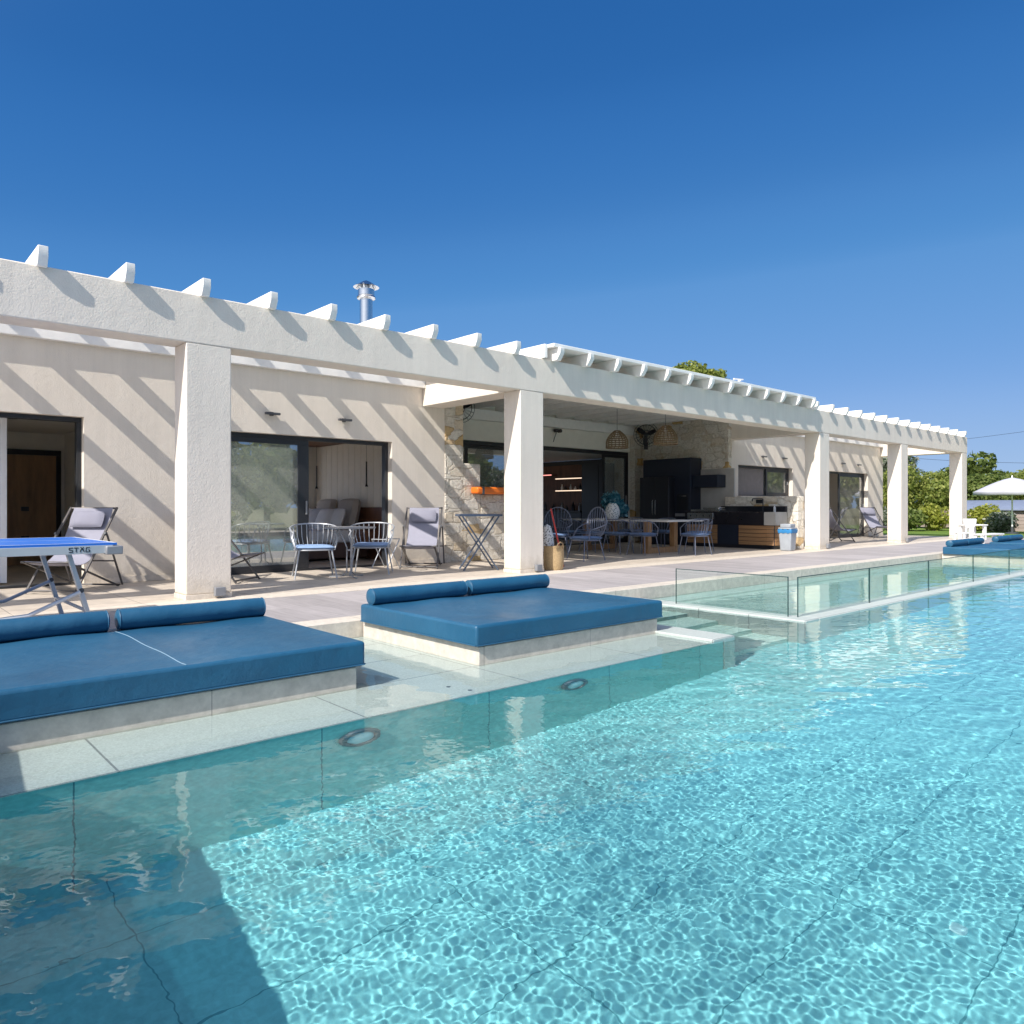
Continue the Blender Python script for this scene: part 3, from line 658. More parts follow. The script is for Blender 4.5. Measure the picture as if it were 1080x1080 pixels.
# pool fittings
def pool_light(loc, lab):
    t = thing('pool_light', lab, 'pool light', loc, 0, 'round underwater pool lights')
    MB().lathe([(.13, 0), (.135, .012), (.125, .03), (.095, .035), (.09, .02), (.0, .02)], n=32, axis='Y').build('bezel', plain('bezel_grey', (.1, .14, .16), .4), t, recv=True)
    MB().lathe([(.088, .021), (.07, .03), (.0, .034)], n=24, axis='Y').build('lens', plain('lens_pale', (.45, .62, .66), .3), t, recv=True)
pool_light((2.18, 3.745, -.5), 'round underwater light on the pool wall below the near left daybed')
pool_light((3.95, 3.745, -.5), 'round underwater light on the pool wall below the middle daybed')
pool_light((6.78, 3.93, -1.27), 'round underwater light at the foot of the pool steps') if False else None
for x, y, lab in ((1.05, 1.45, 'round white inlet on the pool floor nearest the shaded corner'), (3.4, 1.05, 'round white inlet on the pool floor at lower right')):
    o = MB().lathe([(.04, 0), (.04, .006), (.03, .01), (.0, .01)], n=24).build('floor_inlet', plain('inlet_white', (.35, .6, .62), .4), loc=(x, y, ZF), recv=True); tag(o, lab, 'pool inlet', 'pool floor inlets')
for x, y, lab in ((3.02, 4.02, 'small drain dot on the sun shelf tile, left one'), (3.07, 3.85, 'small drain dot on the sun shelf tile, right one')):
    o = MB().lathe([(.016, 0), (.016, .006)], n=12).build('shelf_drain', METD, loc=(x, y, ZS), recv=True); tag(o, lab, 'drain', 'shelf drains')

# pool glass fence
def gpanel(p0, p1, z0, z1, lab):
    a, b_ = Vector((*p0, 0)), Vector((*p1, 0)); t = thing('glass_panel', lab, 'glass panel', ((a.x+b_.x)/2, (a.y+b_.y)/2, z0), math.atan2(b_.y-a.y, b_.x-a.x), 'frameless glass panels round the paddling pool')
    L = (b_-a).length; h = z1-z0
    MB().box(-L/2, L/2, -.005, .005, 0, h).build('pane', POOLG, t)
    e = MB(); w_ = .008
    e.box(-L/2, L/2, -.0055, .0055, h, h+w_); e.box(-L/2-w_, -L/2, -.0055, .0055, 0, h+w_); e.box(L/2, L/2+w_, -.0055, .0055, 0, h+w_); e.build('edge', GEDGE, t)
GZ0, GZ1 = -.134, .29
gpanel((7.60, 5.47), (7.60, 4.02), GZ0, GZ1, 'glass panel running away from the camera beside the pool steps')
xx = [7.64, 9.46, 11.43, 13.33, 15.23, 17.1]
labs = ['glass panel nearest the corner of the paddling pool', 'second glass panel from the paddling pool corner', 'third glass panel from the paddling pool corner', 'fourth glass panel from the paddling pool corner', 'farthest glass panel at the right edge of the picture']
for i in range(5): gpanel((xx[i]+.012, 3.93), (xx[i+1]-.012, 3.93), GZ0, GZ1, labs[i])

# ================================================================== FURNITURE
def S3(*a): return a
def make_deck_chair(lab, loc, rz, met):
    t = thing('deck_chair', lab, 'deck chair', loc, rz, 'folding sling deck chairs')
    w2 = .29
    for s in (-1, 1):
        MB().bar((s*w2, .44, .97), (s*w2, -.34, .01), .028, .018).build('back_rail', met, t, bevel=.004)
        MB().bar((s*(w2-.035), -.42, .37), (s*(w2-.035), .52, .015), .028, .018).build('seat_rail', met, t, bevel=.004)
        MB().bar((s*(w2+.03), .19, .66), (s*(w2+.03), .50, .03), .022, .014).build('support_strut', met, t, bevel=.003)
        MB().lathe([(.022, -.012), (.022, .012)], (s*(w2+.015), .19, .66), 10, 'X').build('pivot', METD, t)
    for (y, z, rr, ww) in ((.44, .96, .012, w2), (-.40, .365, .013, w2), (.50, .03, .011, w2), (-.32, .04, .011, w2), (.35, .33, .009, w2+.03)):
        MB().tube([(-ww, y, z), (ww, y, z)], rr).build('crossbar', met, t)
    A, C_, B_ = Vector((0, .43, .965)), Vector((0, .10, .13)), Vector((0, -.41, .375)); rows = []
    for i in range(17):
        u = i/16; p = A*(1-u)**2+C_*(2*u*(1-u))+B_*u*u
        rows.append([(x*.245, p.y-.012*(1-x*x), p.z-.008*(1-x*x)) for x in (-1, -.5, 0, .5, 1)])
    MB().sheet(rows, .006).build('sling', SLING, t)
    rot = Matrix.Rotation(R(69), 3, 'X')
    MB().pillow((0, .305, .83), (.42, .21, .085), rot).build('head_pillow', PILLOW, t)
    return t
METC = plain('warm_grey_metal', (.10, .095, .095), .4, .4, var=.05)
dc = make_deck_chair('lilac deck chair behind the table tennis table at the left', (2.08, 10.60, 0), R(-46), METC); dc.scale = (1.08, 1.08, 1.08)
G_ = 'folding sling deck chairs'
dup(dc, (7.45, 10.70, 0), R(-42), 'lilac deck chair between the bedroom door and the rough stone wall', G_)
dup(dc, (3.98, 10.55, 0), R(38), 'deck chair mostly hidden behind the nearest column', G_)
dup(dc, (22.3, 10.2, 0), R(60), 'deck chair by the far sliding door, seen between the third and fourth columns', G_)
dup(dc, (26.4, 10.75, 0), R(-30), 'deck chair beside the far end wall, half behind the fourth column', G_)

def make_chair(name, lab, loc, rz, cush, met, group, backh=.80, sh=.42):
    t = thing(name, lab, 'chair', loc, rz, group)
    # seat frame
    n = 20; ring = [(.25*math.copysign(abs(math.cos(a))**.7, math.cos(a)), .24*math.copysign(abs(math.sin(a))**.7, math.sin(a)), sh) for a in [2*math.pi*i/n for i in range(n)]]
    MB().tube(ring, .011, 6, closed=True).tube([(-.24, 0, sh), (.24, 0, sh)], .008, 6).tube([(0, -.23, sh), (0, .23, sh)], .008, 6).build('seat_frame', met, t)
    # back rail curve, arms lower at the front
    def rail(a):   # a in -1..1, 0 = middle of the back
        th = a*R(118); return Vector((.30*math.sin(th), .27*math.cos(th)+.02, backh-.13*abs(a)**2.2))
    pts = [rail(-1+2*i/24) for i in range(25)]
    e0 = Vector((-.235, -.2, sh)); e1 = Vector((.235, -.2, sh))
    full = [e0, e0.lerp(pts[0], .6)+Vector((-.03, -.02, .04))]+pts+[e1.lerp(pts[-1], .6)+Vector((.03, -.02, .04)), e1]
    MB().tube(full, .011, 8).build('back_rail', met, t)
    sl = MB()
    for i in range(13):
        a = -.72+1.44*i/12; p = rail(a); th = a*R(118); q = Vector((.235*math.sin(th), .225*math.cos(th), sh))
        m_ = p.lerp(q, .5)+Vector((math.sin(th), math.cos(th), 0))*.02
        sl.tube([p, m_, q], .0055, 6)
    sl.build('back_slats', met, t)
    for sx in (-1, 1):
        for sy in (-1, 1):
            MB().tube([(sx*.2, sy*.19, sh), (sx*.26, sy*.25, .0)], [.011, .009], 8).build('leg', met, t)
    n = 12; rot = Matrix.Identity(3)
    MB().pillow((0, 0, sh+.035), (.50, .48, .07), rot, 12, 5).build('cushion', cush, t)
    return t
bc = make_chair('bistro_chair', 'grey slatted armchair with pale blue cushion left of the round table', (5.22, 10.28, 0), R(-22), CUSHL, METW, 'slatted armchairs at the round table')
bc.scale = (1.16, 1.16, 1)
dup(bc, (6.22, 10.30, 0), R(-38), 'grey slatted armchair with pale blue cushion right of the round table', 'slatted armchairs at the round table')
t = thing('round_table', 'small round grey metal table between two slatted armchairs', 'table', (5.62, 9.93, 0))
MB().lathe([(0, .735), (.375, .735), (.385, .742), (.385, .752), (.375, .758), (0, .758)], n=40).build('tabletop', METG, t)
for a in (0, 120, 240):
    c, s = math.cos(R(a+20)), math.sin(R(a+20))
    MB().tube([(.16*c, .16*s, .735), (.045*c, .045*s, .45), (.045*c, .045*s, .08), (.12*c, .12*s, .02), (.3*c, .3*s, .012)], .011, 8).build('leg', METG, t)
MB().lathe([(.05, .40), (.05, .42)], n=16).build('ring', METG, t)

# folding tray table
t = thing('folding_table', 'tall narrow blue grey folding table with crossed legs by the second column', 'table', (7.96, 9.75, 0), R(-28))
hh = .90
b = MB(); b.box(-.36, .36, -.24, -.215, hh, hh+.035); b.box(-.36, .36, .215, .24, hh, hh+.035); b.box(-.36, -.335, -.2148, .2148, hh, hh+.035); b.box(.335, .36, -.2148, .2148, hh, hh+.035)
b.build('rim', BLUEMET, t, bevel=.003)
b = MB()
for q in range(9): b.box(-.334, .334, -.20+q*.046, -.20+q*.046+.036, hh+.005, hh+.018)
b.build('tabletop', BLUEMET, t)
for y, n_ in ((-.2, 0), (.2, 1)):
    for s in (-1, 1):
        MB().bar((s*.31, y+.015*s, hh), (-s*.29, y+.015*s, .0), .045, .02).build('leg', BLUEMET, t, bevel=.003)
for x in (-.27, .27): MB().tube([(x, -.2, .06), (x, .2, .06)], .009).build('stretcher', BLUEMET, t)

# orange rescue float on the low stone wall
t = thing('rescue_float', 'orange rescue float hung along the rough stone wall', 'float', (9.75, 11.25, 1.36))
MB().box(-.72, .62, -.16, .07, -.055, .085).build('body', ORANGE, t, bevel=.04, seg=3)
MB().box(-.60, -.55, -.166, .075, -.061, .091).build('strap', METD, t)

# table tennis table
t = thing('table_tennis_table', 'blue table tennis table with silver rails at the left edge', 'table', (.29, 7.5, 0))
X0, X1, Yh = -1.37, 1.37, .7625
tp = MB().box(X0, X1, -Yh, Yh, .742, .76).build('tabletop', BLUETT, t)
b = MB(); w_ = .02; z0, z1 = .7602, .7612
b.box(X0, X1, -Yh, -Yh+w_, z0, z1); b.box(X0, X1, Yh-w_, Yh, z0, z1); b.box(X1-w_, X1, -Yh+w_, Yh-w_, z0, z1); b.box(X0, X0+w_, -Yh+w_, Yh-w_, z0, z1); b.box(X0+w_, X1-w_, -.0015, .0015, z0, z1)
b.build('line_marking', WHPL, tp)
ALU = plain('silver_rail', (.56, .6, .63), .35, .35, var=.04)
ap = MB().box(X0+.03, X1-.03, -Yh-.012, -Yh+.02, .675, .741).box(X0+.03, X1-.03, Yh-.02, Yh+.012, .675, .741).box(X1-.02, X1+.012, -Yh+.04, Yh-.04, .675, .741).build('apron', ALU, t, bevel=.003)
for s in (-1, 1): MB().box(X1-.09, X1+.035, s*Yh-.05, s*Yh+.05, .665, .735).build('corner_block', METG, t, bevel=.008)
for s in (-1, 1):
    yy = s*.60
    MB().bar((X1-.32, yy, .675), (X1-.13, yy, .0), .055, .035).build('leg', ALU, t, bevel=.004)
    MB().tube([(X1-.24, yy-.03, .36), (X1-.6, yy-.03, .2), (X1-1.15, yy-.03, .16)], .016).build('brace', ALU, t)
    MB().lathe([(.02, -.03), (.02, .03)], (X1-.23, yy, .37), 10, 'Y').build('bolt', METD, t)
MB().tube([(X1-.19, -.6, .2), (X1-.19, .6, .2)], .014).build('crossbar', ALU, t)
# maker's mark on the rail: drawn letters, the emblem standing for the A
def strokes(lst, ox, z, h, y, name, par):
    b = MB()
    for pl in lst:
        for (a, c) in zip(pl[:-1], pl[1:]):
            b.bar((ox+a[0]*h, y, z+a[1]*h), (ox+c[0]*h, y, z+c[1]*h), .0015, .17*h)
    return b.build(name, BLACK, par, smooth=False)
S_ = [[(.85, 1), (.1, 1), (.05, .55), (.8, .45), (.75, 0), (0, 0)]]
T_ = [[(0, 1), (.9, 1)], [(.45, 1), (.4, 0)]]
A_ = [[(.0, 0), (.18, .3), (.1, .55), (.3, .5), (.45, .95), (.62, .5), (.8, .55), (.72, .3), (.9, 0)], [(.3, .9), (.15, 1.15)], [(.6, .9), (.75, 1.15)]]
Gl = [[(.85, 1), (.1, 1), (0, 0), (.8, 0), (.82, .45), (.45, .45)]]
yl = -Yh-.0135; hh = .034
for L, ox in ((S_, 1.02), (T_, 1.057), (A_, 1.098), (Gl, 1.14)):
    strokes(L, ox, .692, hh, yl, 'lettering', ap)

# woven basket with patterned towel, red pole
t = thing('straw_basket', 'round woven straw basket on the terrace beside the second column', 'basket', (8.86, 8.86, 0))
pr = [(.0, .0), (.15, 0), (.165, .05), (.175, .2), (.17, .38), (.178, .40), (.165, .405), (.158, .38), (.16, .2), (.15, .03), (0, .03)]
MB().lathe(pr, n=36).build('body', STRAW, t)
MB().tube([(-.1, -.165, .36), (-.09, -.19, .44), (-.03, -.19, .47), (.03, -.19, .44), (.04, -.168, .36)], .012).build('handle', RATTAN, t)
a = N('black_white_pattern'); ck = a.n('TexVoronoi'); a.l(a.co((1, 1, 1)), ck.inputs['Vector']); ck.inputs['Scale'].default_value = 32
a.col(a.ramp(ck.outputs['Distance'], [(.25, (.03, .03, .035)), (.42, (.6, .6, .6))])); a.set(.8); PAT = a.m
o = MB().lathe([(0, 0), (.08, .0), (.10, .2), (.095, .5), (.06, .68), (0, .72)], n=20).build('rolled_towel', PAT, loc=(8.83, 8.92, .05)); tag(o, 'black and white patterned roll standing in the straw basket', 'towel'); o.rotation_euler = (0, R(-5), 0)
o = MB().tube([(0, 0, 0), (.0, 0, 1.1)], .014).build('pole', REDM, loc=(9.45, 9.2, 0)); o.rotation_euler = (R(4), R(-21), 0); tag(o, 'thin red pole leaning beside the second column', 'pole')

# high-back wire chairs
def make_peacock(lab, loc, rz):
    t = thing('high_back_chair', lab, 'chair', loc, rz, 'high backed wire armchairs in the porch'); met = BLUEMETL
    sh = .40
    n = 24; MB().tube([(.29*math.cos(a), .27*math.sin(a), sh) for a in [2*math.pi*i/n for i in range(n)]], .012, 6, closed=True).build('seat_frame', met, t)
    out = []
    for i in range(29):
        a = -R(140)+R(280)*i/28; x = .30*math.sin(a)*(1+.12*(abs(a) > R(90))); c = math.cos(a)
        z = .72+.33*c if c > 0 else .72+.16*c; y = .26+.10*(z-.5) if c > 0 else .26-.42*(-c)
        out.append(Vector((x, y, z)))
    MB().tube([(-.27, -.14, sh)]+out+[(.27, -.14, sh)], .013, 8).build('back_rail', met, t)
    b = MB()
    for i in range(15):
        u = -1+2*i/14; a = R(105)*u; x = .30*math.sin(a); c = math.cos(a); z = .72+.33*max(c, -.2); y = .26+.10*(z-.5)
        b.tube([(x, y, z), (x*.85, y-.03, (z+sh)/2), (.26*math.sin(u*1.2), .25*math.cos(u*1.2), sh)], .006, 6)
    for z in (.52, .60): b.tube([(.27*math.sin(q*R(12)), .26*math.cos(q*R(12))+.02, z) for q in range(-8, 9)], .006, 6)
    b.build('back_slats', met, t)
    for sx in (-1, 1):
        for sy in (-1, 1): MB().tube([(sx*.2, sy*.19, sh), (sx*.27, sy*.27, 0)], [.012, .01], 8).build('leg', met, t)
    MB().pillow((0, 0, sh+.04), (.54, .5, .08), None, 12, 4).build('cushion', CUSH, t)
    return t
BLUEMETL = plain('steel_blue_metal', (.15, .17, .23), .4, .3, var=.05)
hb = make_peacock('high backed wire armchair in front of the dining table, nearer one', (10.95, 10.05, 0), R(-98))
dup(hb, (11.7, 11.6, 0), R(-50), 'high backed wire armchair half behind the nearer one', 'high backed wire armchairs in the porch')

# dining set
t = thing('dining_table', 'long pale dining table on chunky oak frame legs in the porch', 'table', (14.05, 11.45, 0))
MB().box(-.68, .68, -1.6, 1.6, .725, .765).build('tabletop', plain('pale_tabletop', (.55, .53, .5), .35, var=.08), t, bevel=.006)
for y in (-.9, .95):
    b = MB(); w_ = .13
    b.box(-.56, -.56+w_, y-.07, y+.07, w_, .724); b.box(.56-w_, .56, y-.07, y+.07, w_, .724); b.box(-.56, .56, y-.07, y+.07, .0, w_-.001)
    b.build('leg_frame', OAK, t, bevel=.006)
DC = 'slatted armchairs round the dining table'
spots = [(13.15, 10.35, 88, 'dining armchair on the near long side, closest to the kitchen end'), (13.12, 11.05, 92, 'second dining armchair on the near long side'), (13.15, 11.8, 90, 'third dining armchair on the near long side'), (13.12, 12.55, 86, 'fourth dining armchair on the near long side'),
         (13.95, 9.55, 172, 'dining armchair at the near head of the table'), (15.0, 10.15, -80, 'dining armchair at the far corner beside the wood fronted counter'), (15.0, 11.2, -92, 'dining armchair on the far long side, middle'), (15.0, 12.2, -88, 'dining armchair on the far long side, farthest')]
d0 = make_chair('dining_chair', spots[0][3], (*spots[0][:2], 0), R(spots[0][2]), CUSH, BLUEMETL, DC, .78)
for x, y, a, lab in spots[1:]: dup(d0, (x, y, 0), R(a), lab, DC)
# vase with teal plant
t = thing('patterned_vase', 'white dotted vase on the dining table in front of teal leaves', 'vase', (13.75, 11.75, .766))
a = N('dotted_ceramic'); vv = a.n('TexVoronoi'); a.l(a.co(), vv.inputs['Vector']); vv.inputs['Scale'].default_value = 26
a.col(a.ramp(vv.outputs['Distance'], [(.28, (.05, .12, .14)), (.36, (.72, .72, .7))])); a.set(.3); DOT = a.m
MB().lathe([(0, 0), (.12, 0), (.17, .08), (.185, .18), (.15, .30), (.10, .36), (.09, .38), (.08, .36), (0, .30)], n=32).build('body', DOT, t)
def leaves_mesh(blobs, n, size, seed, elong=1.6, flat=.0):
    rg = np.random.default_rng(seed); V = []; 
    tot = sum(b[3]*b[4]*b[5] for b in blobs)**1; 
    for (cx, cy, cz, rx, ry, rz) in blobs:
        m = max(20, int(n*(rx*ry*rz)**.67/sum((b[3]*b[4]*b[5])**.67 for b in blobs)))
        d = rg.normal(size=(m, 3)); d /= np.linalg.norm(d, axis=1)[:, None]; r = rg.uniform(.45, 1, m)**.45
        r *= 1+.14*np.sin(d[:, 0]*7+cx)*np.sin(d[:, 1]*6+cy)+.1*np.sin(d[:, 2]*9+cx*3)
        c = d*r[:, None]*np.array([rx, ry, rz])+np.array([cx, cy, cz])
        nn = d+rg.normal(size=(m, 3))*.7; nn /= np.linalg.norm(nn, axis=1)[:, None]
        tt = np.cross(nn, rg.normal(size=(m, 3))); tt /= np.linalg.norm(tt, axis=1)[:, None]; bb = np.cross(nn, tt)
        s = size*rg.uniform(.6, 1.4, m)[:, None]
        q = np.stack([c-tt*s*elong/2, c-bb*s/2+nn*s*.1, c+tt*s*elong/2, c+bb*s/2+nn*s*.1], 1)
        V.append(q)
    V = np.concatenate(V).reshape(-1, 3)
    me = bpy.data.meshes.new('foliage'); me.vertices.add(len(V)); me.vertices.foreach_set('co', V.ravel().astype('f'))
    nf = len(V)//4; me.loops.add(nf*4); me.loops.foreach_set('vertex_index', np.arange(nf*4, dtype='i')); me.polygons.add(nf); me.polygons.foreach_set('loop_start', np.arange(0, nf*4, 4, dtype='i'))
    me.update(); me.validate(); return me
def foliage(name, blobs, n, size, m, parent, seed, **kw):
    me = leaves_mesh(blobs, n, size, seed, **kw); me.materials.append(m); o = bpy.data.objects.new(name, me); COL.objects.link(o); o.parent = parent; return o
t = thing('teal_plant', 'bunch of teal blue leaves standing on the dining table behind the vase', 'plant', (14.0, 11.95, .766))
MB().lathe([(0, 0), (.1, 0), (.13, .1), (.1, .2), (0, .18)], n=20).build('pot', DOT, t)
foliage('foliage', [(0, 0, .38, .22, .22, .24), (.12, -.12, .22, .2, .2, .18), (-.15, .05, .46, .12, .12, .14)], 900, .07, TEALLEAF, t, 5, elong=2.2)

# pendants
def make_pendant(lab, loc, cord):
    t = thing('rattan_pendant', lab, 'pendant lamp', loc, 0, 'rattan pendant lamps over the dining table')
    b = MB(); R0, H = .27, .42
    prof = lambda u: (R0*math.sin(min(1, u*1.25+.1)*math.pi/2)**.8, -H*u)
    for i in range(9):
        u = i/8*.98+.02; r, z = prof(u); b.tube([(r*math.cos(q*math.pi/12), r*math.sin(q*math.pi/12), z) for q in range(24)], .010 if i < 8 else .016, 5, closed=True)
    for j in range(18):
        a = 2*math.pi*j/18; b.tube([(prof(u)[0]*math.cos(a+.25*u), prof(u)[0]*math.sin(a+.25*u), prof(u)[1]) for u in [q/7 for q in range(8)]], .008, 5)
    b.build('shade', RATTAN, t)
    MB().tube([(0, 0, -.02), (0, 0, cord)], .005, 6).build('cord', BLACK, t)
    MB().lathe([(.0, -.16), (.04, -.14), (.045, -.1), (.02, -.05), (.02, 0)], n=12).build('bulb', WHPL, t)
    return t
p1 = make_pendant('rattan pendant lamp left of the wall fan', (14.1, 11.9, 2.93), .53)
dup(p1, (14.1, 10.45, 2.93), 0, 'rattan pendant lamp in front of the stone wall', 'rattan pendant lamps over the dining table')
# fans
def make_fan(lab, loc, rz):
    t = thing('wall_fan', lab, 'fan', loc, rz, 'black wall fans')
    b = MB(); Rr = .36
    for y, s in ((-.10, .35), (-.05, .8), (0, 1), (.05, .8), (.1, .35)):
        b.tube([(Rr*s*math.cos(q*math.pi/16), y-.25, Rr*s*math.sin(q*math.pi/16)) for q in range(32)], .006, 5, closed=True)
    for j in range(20):
        a = math.pi*2*j/20; c, s2 = math.cos(a), math.sin(a)
        b.tube([(.05*c, -.36, .05*s2), (Rr*.8*c, -.30, Rr*.8*s2), (Rr*c, -.25, Rr*s2), (Rr*.8*c, -.2, Rr*.8*s2), (.05*c, -.14, .05*s2)], .0025, 4)
    b.build('cage', BLACK, t)
    b = MB()
    for j in range(3):
        a = math.pi*2*j/3+.4; rows = []
        for i in range(6):
            r = .05+.26*i/5; w_ = .09*(.5+math.sin(math.pi*(i+.6)/6.2)); rows.append([(r*math.cos(a+w_/r*k2*.5), -.25+.03*k2, r*math.sin(a+w_/r*k2*.5)) for k2 in (-1, 0, 1)])
        b.sheet(rows, .004)
    b.build('blades', BLACK, t)
    MB().lathe([(.06, .14), (.07, .2), (.06, .34)], n=16, axis='Y').build('motor', BLACK, t)
    MB().bar((0, -.12, 0), (0, -.02, -.3), .04, .04).box(-.06, .06, -.02, .0, -.42, -.2).build('bracket', BLACK, t)
    return t
fn = make_fan('black caged fan on the wall between the two rattan lamps', (17.60, 13.75, 3.17), R(-51))
dup(fn, (11.05, 14.28, 3.42), R(-35), 'black caged fan half hidden behind the cross beam by the stone pier', 'black wall fans')
t = thing('spotlight', 'small black twin spotlight on the pale wall above the living room doors', 'spotlight', (14.35, 14.29, 3.12))
for s in (-1, 1): MB().lathe([(.05, 0), (.05, .1)], (s*.07, -.05, 0), 12, 'Y').build('lamp_head', BLACK, t)
MB().tube([(0, -.06, 0), (-.12, -.05, -.3)], .01).build('cable', BLACK, t)

# outdoor kitchen
t = thing('tall_cabinet', 'tall black outdoor kitchen cabinet against the stone wall', 'cabinet', (17.55, 12.8, 0))
P_(MB().box(17.3, 17.855, 12.0, 13.62, 0, 2.42), 'body', NAVY, t, bevel=.008)
P_(MB().box(17.29, 17.299, 12.06, 12.44, .95, 1.42), 'oven', BLACK, t, bevel=.004)
P_(MB().tube([(17.27, 12.1, 1.36), (17.27, 12.4, 1.36)], .01), 'handle', STEEL, t)
P_(MB().box(17.26, 17.299, 12.03, 12.47, .80, .88), 'drawer', METG, t, bevel=.004)
t = thing('fridge', 'black double door fridge built beside the tall cabinet', 'fridge', (17.2, 13.0, 0))
P_(MB().box(17.02, 17.298, 12.5, 13.5, .02, 1.9), 'body', BLACK, t, bevel=.01)
P_(MB().box(16.99, 17.018, 12.505, 12.975, .06, 1.89), 'door', BLACK, t, bevel=.006); P_(MB().box(16.99, 17.018, 12.985, 13.495, .06, 1.89), 'door', BLACK, t, bevel=.006)
for y in (12.93, 13.03): P_(MB().tube([(16.988, y, .85), (16.96, y, .88), (16.96, y, 1.22), (16.988, y, 1.25)], .009), 'handle', STEEL, t)
t = thing('kitchen_counter', 'black topped outdoor kitchen counter with striped wood drawer fronts', 'counter', (17.35, 10.6, 0))
P_(MB().box(17.14, 17.62, 9.42, 11.97, 0, .09), 'base', BLACK, t)
P_(MB().box(17.12, 17.62, 9.40, 11.98, .091, .60), 'body', NAVY, t)
def slats(y0, y1):
    b = MB()
    for q in range(5): b.box(17.095, 17.118, y0, y1, .10+q*.1, .10+q*.1+.09)
    return b
P_(slats(9.6, 10.38), 'drawer_front', TEAK, t, bevel=.003); P_(slats(11.02, 11.95), 'drawer_front', TEAK, t, bevel=.003)
b = MB()
for q in range(5): b.prism([(17.095, 9.598), (17.1, 9.45), (17.13, 9.40), (17.2, 9.375), (17.6, 9.37), (17.6, 9.395), (17.2, 9.398), (17.14, 9.45), (17.118, 9.598)][::-1], .10+q*.1, .10+q*.1+.09)
P_(b, 'end_panel', TEAK, t)
P_(MB().box(17.06, 17.64, 9.66, 12.0, .602, .93), 'worktop', plain('black_stone', (.015, .014, .018), .25), t, bevel=.006)
P_(MB().box(17.06, 17.64, 9.34, 9.655, .602, .93), 'end_block', CONC, t, bevel=.006)
P_(MB().box(17.56, 17.64, 9.34, 11.2, .931, 1.08), 'upstand', BLACK, t, bevel=.004)
P_(MB().box(17.8, 17.857, 10.95, 11.995, .935, 2.1), 'splash_panel', CONC, t)
t = thing('wall_cupboard', 'black wall cupboard above the grill on grey panel', 'cupboard', (17.6, 11.6, 1.6))
P_(MB().box(17.42, 17.798, 11.2, 12.02-.03, 1.59, 1.93), 'body', NAVY, t, bevel=.006)
P_(MB().box(17.40, 17.418, 11.21, 11.98, 1.6, 1.92), 'door', NAVY, t, bevel=.004)
t = thing('gas_grill', 'stainless steel grill set in the outdoor counter', 'grill', (17.3, 11.4, .93))
P_(MB().box(17.12, 17.54, 10.95, 11.85, .932, .99), 'body', STEEL, t, bevel=.006)
P_(MB().box(17.03, 17.058, 11.1, 11.9, .74, .90), 'control_panel', STEEL, t, bevel=.004)
for q in range(4): P_(MB().lathe([(.022, 0), (.02, .025)], (17.03, 11.2+q*.2, .82), 12, 'X'), 'knob', METD, t)
P_(MB().box(17.16, 17.5, 11.0, 11.5, .992, 1.05), 'lid', STEEL, t, bevel=.02)
t = thing('tap', 'black angular tap on the outdoor counter', 'tap', (17.48, 9.92, .93))
MB().tube([(0, 0, 0), (0, 0, .33), (-.01, .01, .34), (-.1, .22, .34), (-.1, .24, .33), (-.1, .24, .27)], .013).build('spout', BLACK, t)
MB().box(-.03, .03, -.03, .03, 0, .02).build('base', BLACK, t)
o = MB().box(-.01, .01, -.09, .09, -.05, .05).build('socket_plate', BLACK, bevel=.004, loc=(17.65, 10.12, 1.2)); tag(o, 'small black socket plate on the stone splashback', 'socket')
t = thing('bottle', 'clear soap bottle by the tap on the outdoor counter', 'bottle', (17.3, 9.5, .93))
MB().lathe([(.03, 0), (.03, .12), (.01, .15), (.01, .18)], n=12).build('body', GREYPL, t)
t = thing('waste_bin', 'grey plastic bin with blue liner at the end of the counter', 'bin', (16.98, 8.98, 0), R(5))
b = MB(); b.add([(-.15, -.13, 0), (.15, -.13, 0), (.15, .13, 0), (-.15, .13, 0), (-.18, -.16, .5), (.18, -.16, .5), (.18, .16, .5), (-.18, .16, .5)], [(0, 3, 2, 1), (4, 5, 6, 7), (0, 1, 5, 4), (1, 2, 6, 5), (2, 3, 7, 6), (3, 0, 4, 7)]); BINM = plain('bin_grey', (.33, .36, .40), .45); b.build('body', BINM, t, bevel=.03, seg=3)
b = MB(); n = 40; rows = []
for z, s in ((.43, 1.0), (.5, 1.06), (.52, 1.03)):
    rows.append([(.187*s*max(-1, min(1, 1.35*math.cos(2*math.pi*i/n))), .167*s*max(-1, min(1, 1.35*math.sin(2*math.pi*i/n))), z+.012*math.sin(i*1.9)) for i in range(n+1)])
b.sheet(rows, .004).build('liner', BAGBLUE, t)
MB().box(-.185, .185, -.165, .165, .52, .56).box(-.15, .15, -.13, .13, .561, .65).build('lid', BINM, t, bevel=.03, seg=3)

